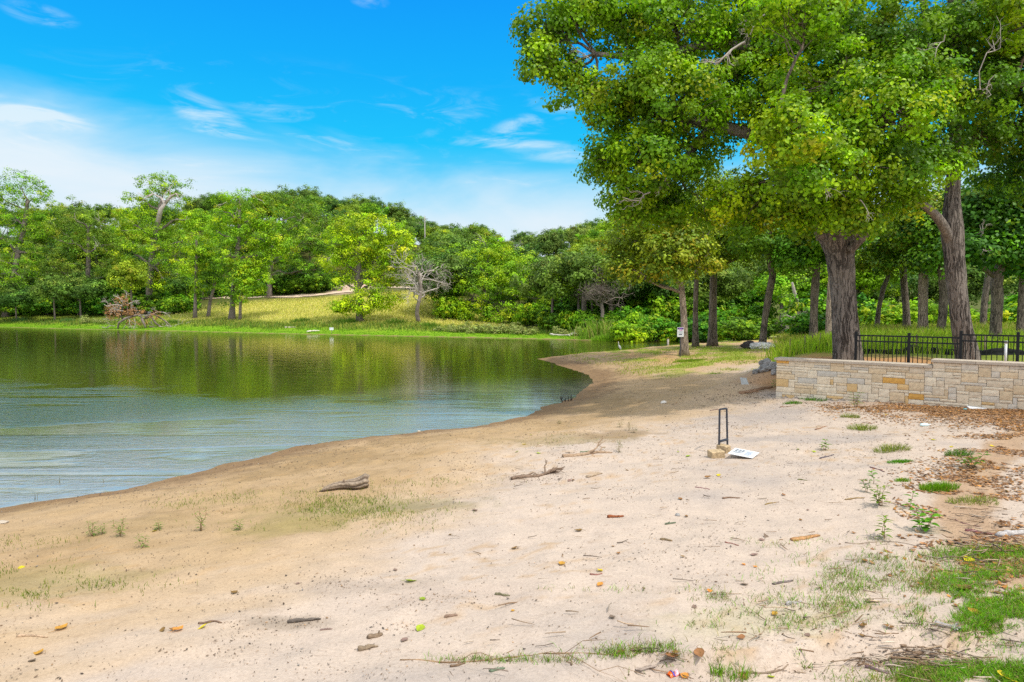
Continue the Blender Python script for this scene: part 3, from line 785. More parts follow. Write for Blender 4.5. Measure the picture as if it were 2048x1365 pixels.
# black silt fence sagging beyond
M_SILT = plain('silt_fabric', (0.018, 0.019, 0.022), 0.7, 0.2, 0, 0.3, 6, 0.4, 0.02)
def silt(name, label, x0, x1, y0, y1, seed):
    r = np.random.default_rng(seed); n = 70; t = np.linspace(0, 1, n)
    xs = x0 + (x1 - x0) * t; ysl = y0 + (y1 - y0) * t + 0.25 * np.sin(t * 19 + seed) + 0.12 * (fbm(t * 25, t * 0, seed) - .5)
    zb = H(xs, ysl); hgt = 0.10 + 0.20 * np.clip(fbm(t * 11, t * 0 + 3, seed + 1, 3) * 1.6 - .35, 0, 1)
    V = np.stack([np.stack([xs, ysl, zb - .06], 1), np.stack([xs, ysl + .05, zb + hgt * .55], 1), np.stack([xs, ysl - .03, zb + hgt], 1),
                  np.stack([xs, ysl + .012, zb + hgt], 1), np.stack([xs, ysl + .08, zb + hgt * .55], 1), np.stack([xs, ysl + .05, zb - .06], 1)], 1)
    ix = np.arange(n * 6).reshape(n, 6); mb = MB()
    mb.add(V.reshape(-1, 3), np.stack([ix[:-1, :-1], ix[:-1, 1:], ix[1:, 1:], ix[1:, :-1]], -1).reshape(-1, 4))
    th = thing(name, label, 'silt fence', (0, 0, 0)); mb.build('fabric', M_SILT, th)
    for k in range(0, n, 14):
        sb = MB(); sb.box((xs[k], ysl[k] + .12, zb[k] + .27), (.035, .035, .75)); sb.build('stake', M_DRIFT, th, False)
silt('silt_fence', 'torn black silt fence sagging behind the picket fence', 12.2, 21.5, 23.8, 22.2, 3)
silt('silt_fence', 'short dark scrap of silt fence in the grass beside the biggest trunk', 10.6, 12.3, 25.6, 25.3, 8)

# ================================================================== the two big cottonwoods over the wall
def bigtree(label, base_px, d, trunk_px, limbs_px, puffs, ncl, lpc, kinds, seed, dead_px=(), L=0.102):
    r = np.random.default_rng(seed)
    b = at(base_px[0], base_px[1], d); b[2] = hz(b[0], b[1]) - 0.05
    th = thing('cottonwood_tree', label, 'tree', b)
    k = d / F
    def line(l, n):
        P = np.array([at(q[0], q[1], d + (q[3] if len(q) > 3 else 0)) - b for q in l]); R = np.array([q[2] * k * .84 for q in l])
        t = np.linspace(0, 1, len(P)); tt = np.linspace(0, 1, n)
        # smooth resampling
        out = np.stack([np.interp(tt, t, P[:, i]) for i in range(3)], 1); ro = np.interp(tt, t, R)
        ker = np.array([1, 2, 3, 2, 1.]) / 9
        for i in range(3):
            e = np.pad(out[:, i], 2, 'edge'); out[2:-2, i] = np.convolve(e, ker, 'valid')[2:-2]
        return out, ro
    tb = MB(); P, R = line(trunk_px, 90)
    R = R * (1 + 0.28 * np.exp(-np.linspace(0, 1, 90) * 16))
    ns = 96; a = np.arange(ns) / ns * 2 * math.pi
    V = np.zeros((90, ns, 3))
    for i in range(90):
        s = P[i, 2]
        ridge = np.abs(fbm(a * 6.2 + 0.5 * np.sin(s * 2.0), np.full(ns, s * 1.1), 3, 2) - 0.5) * 2
        ridge2 = np.abs(vn(np.cos(a) * 7 + 9, np.sin(a) * 7 + s * 0.7, 8) - .5) * 2
        lum = fbm(np.cos(a) * 1.3 + 4, np.sin(a) * 1.3 + s * .5, 5, 2) - .5
        rr = R[i] * (1 + 0.10 * (ridge - .4) + 0.06 * (ridge2 - .4) + 0.16 * lum + 0.10 * np.exp(-s * 1.6) * np.cos(a * 5 + 1))
        V[i] = P[i] + np.stack([np.cos(a) * rr, np.sin(a) * rr, np.zeros(ns)], 1)
    ix = np.arange(90 * ns).reshape(90, ns)
    tb.add(V.reshape(-1, 3), np.stack([ix[:-1], np.roll(ix, -1, 1)[:-1], np.roll(ix, -1, 1)[1:], ix[1:]], -1).reshape(-1, 4))
    tb.build('trunk', M_BARK, th)
    nodes = [P[50:]]
    for lp in limbs_px:
        lb = MB(); Q, RR = line(lp, 22); lb.tube(Q, RR, 16, None, True, 0.22, seed); lb.build('limb', M_BARKL, th); nodes.append(Q[4:])
    nodes = np.vstack(nodes)
    pf = []
    for p in puffs:
        dd = p[4] if len(p) > 4 else 0; c = at(p[0], p[1], d + dd) - b; kk = (d + dd) / F
        pf.append((c, (p[2] * kk, (p[2] + p[3]) * .5 * kk * 1.15, p[3] * kk), p[5] if len(p) > 5 else 1.0, p[6] if len(p) > 6 else 'bright'))
    tw = MB(); cr = MB()
    wts = np.array([q[2] * (q[1][0] * q[1][1] * q[1][2]) ** .62 for q in pf]); wts /= wts.sum()
    for q, w in zip(pf, wts):
        nc = max(4, int(ncl * w)); cols, cw_ = GREEN[q[3]]
        cc, _ = foliage(cr, [q[:3]], nc, lpc, 0.42, L, 0.82, cols, cw_, True, r, 0.35, 0.40, 0.24, 0.2, 0.75)
        c = np.asarray(q[0]); j = int(np.argmin(np.linalg.norm(nodes - c, axis=1)))
        lr = 0.028 + 0.022 * np.mean(q[1])
        bp = bend(nodes[j], c, 9, r, 0.14, 0.03); tw.tube(bp, np.linspace(lr, lr * .45, 9), 7, None, False)
        for kx in r.choice(nc, max(2, int(nc * .6)), replace=False):
            s_ = bp[r.integers(4, 9)]
            tw.tube(bend(s_, cc[kx], 5, r, 0.16), np.linspace(lr * .35, .006, 5), 4, None, False)
    tw.build('branchwork', M_BARKO, th)
    cr.build('crown', M_LEAF, th)
    for (p0, p1, dd, lenpx, rad, dep) in dead_px:
        db = MB(); A = at(p0[0], p0[1], d + dd) - b; B = at(p1[0], p1[1], d + dd) - b
        branchy(db, A, B - A, np.linalg.norm(B - A), rad, dep, r, 6, None, 0.55, (2, 4), 0.0, 0.62, 0.2)
        db.build('dead_branch', M_DEAD, th)
    return th

T1P = [(1640,440,30,22,-1.2,1.0),(1735,452,26,22,-2,1.2),(1565,435,40,28,-1.2,1,'yellow'),(1490,462,30,22,-.8,1),(1335,438,40,22,.3),(1600,462,24,18,-1.0,1.0),(1250,428,30,20,0,1),(1095,70,62,60,0),(1080,135,42,45,-.5),(1150,20,75,60,0),(1135,165,55,50,0),(1240,35,90,70,.5),(1345,45,105,85,0),(1205,190,48,40,-.5),(1285,165,85,62,-1),
 (1255,235,80,55,0),(1350,215,110,80,-1),(1450,60,110,80,1),(1235,305,62,48,-.5),(1300,325,90,60,-1),(1385,300,75,55,0,.8),(1215,345,42,30,0),(1262,395,66,45,0),
 (1325,395,72,48,.5),(1455,175,95,62,.5),(1540,80,110,80,0),(1560,205,95,75,-1),(1640,180,105,80,-2.5),(1555,300,62,50,-4.5,1,'yellow'),(1600,260,70,55,-5,1,'yellow'),(1620,350,80,52,-3.5),
 (1690,330,90,62,-3.5),(1640,410,70,38,-2),(1705,425,60,42,-2.5,1.0,'yellow'),(1470,402,66,38,-1,1,'yellow'),(1545,385,75,50,-1,1.0),(1440,430,60,36,.5,.8,'yellow'),(1750,90,110,80,-2,.9,'dark'),(1770,230,100,80,-3.5),(1790,320,80,60,-3,.9,'dark'),
 (1750,400,60,44,-1.5,.8),(1660,70,110,80,-1,.8),(1600,20,90,60,-4,1,'bright'),
 (1330,-70,100,50,0,.25),(1500,-90,140,70,.8,.3),(1680,-90,150,80,1.0,.3,'dark'),(1620,-240,160,90,2,.25),(1820,-180,130,90,1,.3,'dark')]
bigtree('big cottonwood with the thickest trunk, its long boughs reaching out over the beach', (1690,724), 20.6,
  [(1698,750,33),(1695,700,31),(1689,620,28),(1685,560,27),(1680,510,31),(1671,468,40),(1664,446,40)],
  [[(1655,475,22),(1625,380,19),(1570,300,17,-.3),(1500,262,15,-.5),(1420,252,13,-.5),(1340,235,9,0),(1280,190,6,0)],
   [(1665,470,20),(1640,330,17,.4),(1590,190,15,.5),(1530,110,13,.3),(1440,80,10,.2),(1300,118,8,0),(1190,108,5,-.3)],
   [(1696,475,24),(1712,360,20,.2),(1705,220,17,.4),(1690,60,14,.5),(1660,-120,10,.6),(1640,-260,6,.6)],
   [(1700,500,10,-.4),(1722,478,9,-.7),(1748,448,8,-.9),(1775,425,6,-1.0)],
   [(1640,330,12,0),(1600,330,10,-2),(1560,310,7,-3.6)], [(1705,330,12,0),(1730,300,10,-2),(1770,250,7,-3)],
   [(1420,252,9,-.5),(1360,330,7,-.5),(1300,372,5,-.3),(1270,392,3,0)],[(1530,110,9,.3),(1500,20,8,.3),(1420,-60,6,.2),(1340,-110,4,0)]],
  T1P, 2000, 84, None, 21,
  [((1490,85),(1430,130),-2.6,60,.035,3),((1530,30),(1500,70),-2.6,60,.03,3),((1300,385),(1245,395),-1.4,40,.022,2),((1330,345),(1318,390),-1.4,40,.02,2),((1180,120),(1140,88),-.6,40,.02,2),((1640,350),(1660,395),-4.4,30,.012,2),((1215,170),(1180,190),-.6,40,.014,2),((1720,400),(1735,430),-4.0,30,.012,2)])
T2P = [(1828,358,52,32,-2.6,.9),(1836,402,30,20,-2.2,1.0),(1850,90,100,75,-1,1,'dark'),(1950,70,105,75,0,.9,'dark'),(1860,190,95,70,-2.0,.9,'dark'),(1950,185,85,62,-1.5,.8,'dark'),(2030,120,90,80,0,.9,'deep'),(2045,240,90,70,1,.9,'deep'),(1960,270,70,50,0,.8,'dark'),
 (1845,290,78,52,-1.5,.9,'dark'),(2050,30,90,70,-2,1,'yellow'),(2040,345,80,55,2,.8,'deep'),(1880,330,48,32,-1.2,.6),(1800,160,70,60,-2.5,.9),(1925,310,60,36,1,.6,'dark'),(2110,150,110,110,0,.6,'dark'),(2120,330,90,80,0,.6,'deep'),
 (1880,-100,150,100,0,.45,'dark'),(2050,-110,150,100,0,.45,'dark'),(2220,-60,130,120,0,.4,'dark'),(2280,120,140,120,0,.35,'dark'),(1960,-260,170,120,.5,.4),(2150,-240,150,120,0,.4)]
bigtree('tall dark cottonwood leaning back behind the fence with a forked bough on its trunk', (1934,726), 20.3,
  [(1942,752,25),(1934,700,23),(1922,640,21),(1915,580,20.5),(1909,520,21),(1904,455,24),(1904,400,17),(1908,345,15),(1914,240,14),(1910,100,12),(1900,-80,9),(1905,-220,6)],
  [[(1902,490,11),(1888,452,10.5,-.3),(1866,424,9,-.5),(1832,398,6.5,-.8),(1800,360,6,-1),(1800,260,4,-1.6)],
   [(1908,220,10,0),(1955,182,12,-.8),(2010,170,15,-1.2),(2065,155,13,-1.2),(2130,120,9,-1)],
   [(1914,330,8,.2),(1960,250,8,.5),(2040,250,6,1),(2100,300,4,1)],
   [(1910,110,9,0),(1860,60,8,-.6),(1840,-20,6,-.8),(1880,-120,4,-.4)], [(1905,20,8,.2),(1980,-60,7,.2),(2080,-110,5,0),(2180,-100,4,0)]],
  T2P, 1150, 84, None, 33,
  [((1960,180),(1985,80),-2.5,40,.016,2),((1990,150),(1975,195),-2.6,30,.014,2),((1890,70),(1870,115),-3.5,30,.014,2)])

# ================================================================== grove behind the wall
def grove_tree(label, bx, by, d, pts, puffs, kind, ncl, seed, bark=None, cat='tree', name='oak_tree', L=0.20, lpc=44, crad=0.62, dead=0, top=None):
    b = at(bx, by, d); b[2] = hz(b[0], b[1]) - 0.05
    k = d / F
    P = [(0, 0, 0)]; R = [pts[0][2] * k]
    for (px, py, rp) in pts[1:]:
        P.append(at(px, py, d) - b); R.append(rp * k)
    return tree(name, label, cat, b, P, R, px_puffs(puffs, d, b), kind, int(ncl * .5), lpc, crad, L, 0.62, False, seed, bark or M_BARKO, M_LEAFD, True, 0.35, None, 0.6, 0.42, 12, dead)
grove_tree('pale slim oak nearest the purple notice, leaves turning rust', 1369, 704, 38, [(1370,704,8),(1368,640,6.5),(1364,580,6),(1356,520,6),(1350,440,4)],
  [(1260,480,62,50,2),(1300,440,70,45,0),(1350,500,70,50,-1),(1330,545,45,26,-1,.8),(1265,540,45,28,0,.8),(1390,470,60,45,0),(1400,520,45,32,0),(1240,525,40,30,1,.8),(1360,420,60,36,1)], 'rust', 900, 101, M_BARKP, dead=4)
grove_tree('slender dark oak between the pale oak and the straight oak on the point', 1391, 688, 43, [(1391,688,6),(1391,620,5),(1393,560,4.5),(1392,480,3)],
  [(1390,470,60,50,1),(1430,500,40,34,1),(1380,420,50,40,2)], 'rust', 320, 102, dead=1)
grove_tree('straight stout grey oak standing third on the point', 1425, 692, 44, [(1425,692,9),(1426,620,7.5),(1427,560,7),(1428,500,6.5),(1430,420,4)],
  [(1430,470,70,50,0),(1480,450,70,50,0),(1450,400,70,45,1),(1395,440,55,45,1),(1500,500,50,34,-1),(1415,520,40,28,-1),(1440,368,54,32,1,.8)], 'olive', 800, 103, dead=3)
grove_tree('leaning oak beside the white boulders', 1524, 682, 40, [(1524,682,6.5),(1530,640,6),(1538,590,7),(1545,550,7),(1538,515,6),(1540,440,4)],
  [(1520,480,60,40,0),(1570,470,70,50,0),(1600,500,50,36,0),(1550,430,70,40,1),(1490,440,50,40,1)], 'dark', 620, 104, dead=3)
grove_tree('brown oak trunk just behind the thickest trunk', 1627, 672, 38, [(1627,672,8),(1628,620,7.5),(1630,570,8),(1634,530,7),(1636,440,4)],
  [(1610,490,60,46,0),(1660,480,60,46,0),(1590,520,45,30,0),(1630,430,70,40,1)], 'dark', 520, 105, dead=2)
grove_tree('pale oak half hidden behind the thickest trunk', 1657, 674, 35, [(1657,674,6),(1658,620,6),(1662,560,5),(1664,480,4)],
  [(1660,450,60,40,1),(1700,470,40,34,1)], 'dark', 240, 106, M_BARKP)
grove_tree('thin oak leaning between the two big trunks', 1753, 662, 42, [(1753,662,5),(1757,620,4.5),(1766,580,4.5),(1780,545,4),(1800,480,3)],
  [(1760,500,56,36,0),(1800,480,50,40,0),(1730,520,34,26,0),(1780,440,60,36,1)], 'olive', 420, 107, dead=2)
grove_tree('dark ivy-clad oak left of the grey pole trunk', 1814, 668, 40, [(1814,668,7),(1812,620,6.5),(1808,560,6.5),(1804,500,6),(1803,430,4)],
  [(1790,470,60,40,0),(1830,480,54,40,0),(1850,440,60,40,1),(1775,530,34,24,0,.7)], 'dark', 480, 108, dead=2)
grove_tree('smooth grey pole-straight oak in the middle of the grove', 1846, 674, 37, [(1846,674,9),(1846,620,8.5),(1847,560,8.5),(1848,500,8),(1848,430,5)],
  [(1830,460,56,38,0),(1880,470,56,40,0),(1850,410,70,44,0)], 'olive', 480, 109, M_BARKP, dead=2)
grove_tree('twin oak leaning just left of the tall dark cottonwood', 1880, 672, 36, [(1880,672,7.5),(1886,630,7.5),(1888,590,8),(1884,550,8),(1870,500,6),(1860,440,4)],
  [(1860,520,40,30,0),(1890,480,56,40,0),(1850,450,50,36,0)], 'dark', 360, 110)
grove_tree('brown oak behind the tall cottonwood, seen at its far side', 1966, 648, 46, [(1966,648,6),(1969,600,5.5),(1976,550,5.5),(1982,480,4)],
  [(1960,500,50,36,0),(2000,480,56,40,0),(1980,430,60,40,0)], 'dark', 360, 111)
grove_tree('forked grey oak behind the last fence panel', 1990, 700, 27, [(1990,700,11),(1992,650,10),(1994,600,10.5),(1992,570,11),(2004,520,8),(2012,440,5)],
  [(1985,460,70,44,0),(2030,440,70,50,0),(1950,500,56,36,-1),(2040,510,60,36,0),(2000,390,80,44,0),(1955,430,50,36,0)], 'deep', 900, 112, dead=3, L=.2)
grove_tree('oak at the far end of the picket fence', 2040, 665, 34, [(2040,665,7),(2042,610,6.5),(2046,550,6),(2050,470,5)],
  [(2040,480,70,44,0),(2090,460,80,60,0),(2060,420,80,50,1),(2020,530,44,30,0)], 'dark', 520, 113)
grove_tree('lone dead snag with bare white limbs among the bushes past the boulders', 1592, 640, 55, [(1596,640,3.6),(1594,600,3.2),(1588,580,3),(1584,565,2)],
  [(1575,600,14,14,2,.5)], 'olive', 14, 114, M_DEAD, name='dead_tree', dead=0)

# ================================================================== trees lining the far bank
def bank_tree(label, bx, by, d, pts, puffs, kind, ncl, seed, bark=None, name='bank_tree', L=0.27, lpc=62, crad=0.95, dead=0, group=None, cat='tree', fork=.6):
    b = at(bx, by, d); b[2] = hz(b[0], b[1]) - 0.1
    k = d / F
    P = [(0, 0, 0)]; R = [pts[0][2] * k]
    for (px, py, rp) in pts[1:]:
        P.append(at(px, py, d) - b); R.append(rp * k)
    return tree(name, label, cat, b, P, R, px_puffs(puffs, d, b), kind, int(ncl * .42), lpc, crad, L, 0.66, False, seed, bark or M_BARKF, M_LEAFD, True, 0.3, group, fork, 0.40, 7, dead)
def gd(px, py): return float(ground(px, py)[1])
bank_tree('tall bright cottonwood on the far bank with a leaning pale trunk', 12, 632, gd(12,634), [(12,634,6.5),(20,580,5.5),(38,500,5),(48,460,4.5),(55,400,3)],
  [(40,375,56,34,0),(85,395,22,30,0,.8),(0,390,46,40,0),(30,440,70,40,0),(75,455,40,34,0),(-10,470,60,50,0),(20,520,66,46,-2),(70,505,36,32,0),(10,575,50,34,-2),(-30,560,50,50,0),(50,560,30,24,-1)], 'bright', 1150, 201, dead=2)
bank_tree('spreading olive oak beside the tall bright cottonwood', 174, 624, gd(174,626), [(174,626,5),(175,570,4.5),(177,520,4),(176,460,3)],
  [(120,480,56,42,0),(175,455,66,44,0),(220,490,50,40,0),(100,530,40,28,0),(225,545,36,24,0),(160,530,50,28,-1),(140,425,44,30,2),(210,440,44,34,2)], 'olive', 900, 202, dead=3)
bank_tree('big bank cottonwood with a bleached broken top above the brush pile', 297, 624, gd(297,627), [(297,627,6.2),(299,570,6),(303,520,5.5),(309,470,5.5),(317,435,5.5),(321,410,4)],
  [(320,370,46,24,1),(355,385,32,34,1),(285,400,34,36,1),(270,450,44,40,0),(310,490,44,34,-1),(345,520,44,40,-1),(270,510,40,34,0),(340,570,40,40,-1.5),(300,450,40,30,1),(372,440,34,36,1),(265,560,22,30,0,.6),(375,560,22,34,0),(375,480,30,30,0)], 'bright', 1150, 203, dead=0)
bank_tree('thin pole-like tree right of the brush pile', 390, 636, gd(390,638), [(390,638,3.5),(391,590,3),(392,540,3),(393,480,2)],
  [(395,490,30,32,0),(415,510,30,30,0),(385,550,20,30,0),(400,580,16,22,0,.8)], 'yellow', 260, 204)
bank_tree('short leaning tree in front of the straw meadow', 416, 633, gd(416,635), [(416,635,3.4),(421,600,3),(428,575,3),(432,540,2)],
  [(425,560,28,26,0),(450,540,34,30,0),(430,520,30,26,0)], 'dark', 240, 205)
bank_tree('tall yellow-green tree with two close trunks on the meadow edge', 464, 638, gd(464,640), [(464,640,6),(466,590,5),(470,540,4.5),(478,470,4),(480,420,3)],
  [(480,400,40,24,0),(450,425,36,30,0),(520,430,40,34,0),(550,470,36,36,0),(490,470,50,38,0),(530,500,46,34,0),(455,510,36,40,0),(490,575,44,30,-1),(465,595,24,20,-1),(520,560,24,28,-1),(500,530,40,30,0),(572,490,20,24,0,.8),(430,460,24,26,0)], 'yellow', 1000, 206, dead=3)
bank_tree('slim second trunk beside the twin yellow-green tree', 480, 640, gd(480,641), [(480,641,3),(481,600,2.8),(483,550,2),(486,520,1.6)], [(490,560,24,26,0),(484,540,20,24,0)], 'bright', 120, 207)
bank_tree('dark broad oak at the end of the dirt track', 538, 592, gd(538,594), [(538,594,5.5),(540,550,5),(545,500,4),(548,440,3)],
  [(600,450,56,40,0),(560,430,50,40,0),(610,500,44,40,0),(640,470,34,50,0),(590,545,50,26,0),(635,540,26,30,0),(560,500,40,36,0),(620,420,40,26,0)], 'dark', 900, 208, dead=2)
bank_tree('round yellow-green cottonwood standing alone by the water', 720, 640, gd(720,643), [(720,643,7),(718,600,6.5),(716,570,6.5),(718,545,5.5),(716,480,4)],
  [(700,460,46,30,0),(745,455,44,26,0),(790,470,36,36,0),(680,490,38,34,0),(740,500,56,34,0),(795,510,36,32,0),(665,520,30,28,0),(680,560,28,22,0,.8),(770,550,40,28,0),(710,520,40,22,1,.7),(720,605,42,26,-1.5),(770,600,38,24,-1),(690,615,26,16,-1),(735,575,34,20,-1,.8),(810,560,16,18,0,.6),(815,490,16,24,0,.8)], 'yellow', 1250, 209, dead=2)
bank_tree('huge bushy green tree whose leaves sweep to the ground', 975, 643, gd(975,645), [(975,645,5.5),(972,600,5),(970,560,4),(975,520,3)],
  [(930,520,50,34,0),(985,505,56,28,0),(1030,530,50,36,0),(1075,560,36,34,0),(900,560,36,34,0),(960,570,60,40,-2),(1030,590,50,34,-2),(910,610,36,26,-1,1,'x'),(960,620,50,22,-2),(1090,600,26,24,-1),(1000,550,60,34,-1),(925,632,34,16,-2),(1000,634,44,14,-2.5),(1060,628,36,18,-2),(890,600,22,30,-1)], 'bright', 1500, 210, dead=2)
bank_tree('low dark tree spreading behind the huge bushy one', 1120, 640, gd(1120,652), [(1120,652,4),(1122,620,3.5),(1125,580,3),(1126,540,2)],
  [(1110,560,44,34,0),(1150,540,44,36,0),(1135,600,40,30,-1),(1090,620,28,22,0),(1170,590,30,40,0),(1190,540,36,30,0)], 'dark', 640, 211, dead=1)
# bare and dying trees
def bare_tree(label, bx, by, d, hpx, rpx, seed, spread=0.75, leafn=0, vine=False, depth=4, tilt=0.0):
    r = np.random.default_rng(seed); b = at(bx, by, d); b[2] = hz(b[0], b[1]) - 0.05; k = d / F
    th = thing('dead_tree', label, 'dead tree', b); mb = MB(); h = hpx * k
    tp = bend((0, 0, 0), (tilt * h, 0, h * .62), 10, r, 0.06); mb.tube(tp, np.linspace(rpx * k, rpx * k * .5, 10), 8, None, True, .1, seed)
    mb.build('trunk', M_BARKF, th); bb = MB()
    for i in range(14):
        j = int(r.integers(4, 10)); a = r.uniform(0, 6.28)
        branchy(bb, tp[j], (math.cos(a), math.sin(a), r.uniform(-.1, 1.1)), h * r.uniform(.22, .36), rpx * k * .32, depth - 1, r, 4, None, spread, (3, 4), .05, .66, .2)
    bb.build('bare_branches', M_DEAD if vine is False else M_BARKF, th)
    if leafn:
        lb = MB(); cols, w = GREEN['olive']
        foliage(lb, [((tilt * h, 0, h * .7), (h * .28, h * .28, h * .3), 1)], leafn, 5, .4, .35, .6, cols, w, False, r); lb.build('crown', M_LEAFD, th)
    if vine:
        lb = MB(); cols = [(0.23, .10, .035), (.17, .08, .03)]
        n = 260; P = np.stack([r.normal(0, .32, n) + .2, r.normal(0, .25, n), h * r.uniform(.45, .85, n)], 1)
        leaves(lb, P, rnd(n, r), .22, .7, mixcol(cols, [1, 1], n, r), False, r); lb.build('withered_vine', M_LEAFD, th)
    return th
bare_tree('leafless brown tree with drooping twigs next to the round yellow-green cottonwood', 838, 644, gd(838,646), 165, 4.5, 301, .8, 26)
bare_tree('dead silvery tree wrapped in a withered brown vine at the inlet', 1200, 655, gd(1200,668), 150, 4.5, 302, .9, 0, True)
bare_tree('small bare twiggy snag among the bushes behind the boulders', 1594, 655, 52, 70, 3.2, 303, .8, 0)

# snag top of the broken cottonwood
d0 = gd(297,627); b0 = at(297, 624, d0)
sn = [o for o in bpy.data.objects if o.get('label', '').startswith('big bank cottonwood')][0]
sb = MB(); rr = np.random.default_rng(5)
def P_(px, py, dd=-5.0): return at(px, py, d0 + dd) - np.array(sn.location)
for l, ra in [([(316,445),(322,418),(330,408),(322,396),(306,388)], (.42,.36,.3,.16,.1)), ([(330,408),(342,393),(352,388),(360,400)], (.28,.2,.14,.06)), ([(306,388),(290,398),(283,402)], (.14,.08,.04)), ([(342,393),(338,378),(345,370)], (.14,.08,.04)), ([(352,388),(366,392)], (.1,.04)), ([(306,388),(300,380)], (.1,.03))]:
    sb.tube(np.array([P_(*q) for q in l]), ra, 7)
for q in ((300,390),(355,392),(340,380),(322,415)): branchy(sb, P_(*q), unit(rnd(1, rr)[0] + np.array([0, -.3, -.2])), 1.6, .06, 2, rr, 4)
sb.build('dead_branch', M_DEAD, sn)

# ================================================================== woodland on the hill and behind the grove
rf = np.random.default_rng(900)
protos = []
def proto_tree(name, kind, h, wr, ncl, seed, trunk_h=.5, L=.55, label='', bare=False, flat=1.0):
    r = np.random.default_rng(seed); puffs = []
    for i in range(8):
        a = i * 2.4 + r.uniform(0, .6); q = r.uniform(.25, 1.0)
        puffs.append((np.array([math.cos(a) * wr * .62 * q, math.sin(a) * wr * .62 * q, h * (.50 + .34 * (1 - q * .7) * r.uniform(.7, 1.1))]), np.array([wr * .50, wr * .50, h * .20 * flat]) * r.uniform(.75, 1.15), 1.0))
    return tree(name, label, 'tree', (0, 0, 0), [(0, 0, -.3), (.1, 0, h * .4), (0, .1, h * .75)], [h * .022, h * .017, h * .008], puffs, kind, int(ncl * .38), 62, 1.05, L * .64, .66, False, seed, M_BARKF, M_LEAFF, True, .25, None, .6, .42, 5, 0)
LB = {'ashen': 'dull grey-green tree in the woods covering the hill', 'wood': 'dark oak in the woods covering the hill', 'olive': 'rounded olive-green tree in the woods covering the hill', 'dark': 'dark green oak in the woods covering the hill', 'bright': 'fresh green tree in the woods covering the hill', 'yellow': 'yellowish tree in the woods covering the hill', 'rust': 'brownish dry tree in the woods covering the hill'}
for i, (kd, h, w, n) in enumerate([('ashen',10,5.2,420),('wood',11,5.4,460),('bright',10.5,5.0,430),('wood',9,5.4,420),('olive',11.5,4.8,430),('yellow',9,4.6,380),('rust',8.5,4.4,260)]):
    protos.append((proto_tree('woodland_tree', kd, h, w, n, 400 + i, label=LB[kd]), kd))
used = set()
def place(k, x, y, sc, label=None, group=None, sink=0.0):
    p, kd = protos[k]
    loc = (x, y, hz(x, y) - sink)
    s3 = (sc * rf.uniform(.9, 1.12), sc * rf.uniform(.9, 1.12), sc * rf.uniform(.88, 1.12))
    rz = rf.uniform(0, 6.28)
    lab = label or LB[kd]; grp = group or ('woods on the hill, ' + kd)
    if k not in used:
        used.add(k); p.location = loc; p.rotation_euler = (0, 0, rz); p.scale = s3; p['label'] = lab; p['group'] = grp
        return p
    return copy_tree(p, loc, rz, s3, lab, grp)
cnt = 0
yy_ = 124.0
while yy_ < 262:
    stp = 9.0 + (yy_ - 120) * .034
    x = -0.80 * yy_ - 10 + rf.uniform(0, stp)
    while x < 0.36 * yy_ + 4:
        px = 1024 + F * x / yy_; jx, jy = x + rf.normal(0, 1.8), yy_ + rf.normal(0, 1.8)
        ok = True
        if 395 < px < 905 and jy < 137: ok = False
        if 640 < px < 860 and jy < 156: ok = False
        if 395 < px < 640 and jy < 140: ok = False
        if ok and cnt < 190:
            w = [3, 4, 2.5, 3, 3, 1.3, .8] if px > 520 else [4, 3, 1.5, 3, 4, .8, .9]
            w = np.array(w) / sum(w)
            place(int(rf.choice(7, p=w)), jx, jy, rf.uniform(.72, 1.08)); cnt += 1
        x += stp * rf.uniform(.85, 1.2)
    yy_ += stp * .95
for _ in range(46):                                   # close the canopy along the ridge
    y = rf.uniform(158, 236); x = rf.uniform(-.46, -.02) * y
    place(int(rf.choice(7, p=[.26,.14,.24,.10,.14,.10,.02])), x, y, rf.uniform(.85, 1.15))
# nearer woods to the east of the inlet (behind bushes, boulders and grove) and either side of the meadow
for (x0, x1, y0, y1, n, ks, lab, grp) in [(4, 26, 80, 118, 20, [1, 2, 3, 0], 'green tree of the woods at the head of the inlet', 'woods at the inlet'),
        (26, 80, 62, 96, 26, [1, 3, 0, 2], 'shaded tree of the woods beyond the grove', 'woods beyond the grove'),
        (-12, 6, 98, 124, 9, [1, 0, 3], 'dark tree rising behind the huge bushy one', 'woods behind the bushy tree'),
        (-138, -62, 137, 156, 20, [1, 3, 0, 4], 'dark tree in the shaded woods behind the bank trees', 'woods behind the bank trees')]:
    for _ in range(n):
        x, y = rf.uniform(x0, x1), rf.uniform(y0, y1)
        px = 1024 + F * x / y
        if 395 < px < 880 and y < 138 and x < -14: continue
        if poly_sd(np.array([x]), np.array([y]), WP)[0] < 3: continue
        place(int(rf.choice(ks)), x, y, rf.uniform(.7, 1.05), lab, grp)
# three that break the skyline
for (px, py, d, k, s, lab) in [(900,470,150,1,1.35,'dark oak standing above the skyline right of the thin mast'),(1098,462,190,0,1.25,'tall blue-green oak highest on the skyline near the big cottonwood'),(190,405,150,4,1.5,'olive tree rising above the skyline behind the spreading oak'),(480,398,190,2,1.0,'small round tree poking out of the hilltop'),(1010,470,170,3,1.2,'oak on the skyline above the inlet')]:
    p = at(px, py, d); h = {0: 10, 1: 11, 4: 11.5, 2: 10.5, 3: 9}[k] * s * .95
    q = place(k, p[0], d, s, lab, 'skyline trees', 3.2 if px == 1098 else .3)
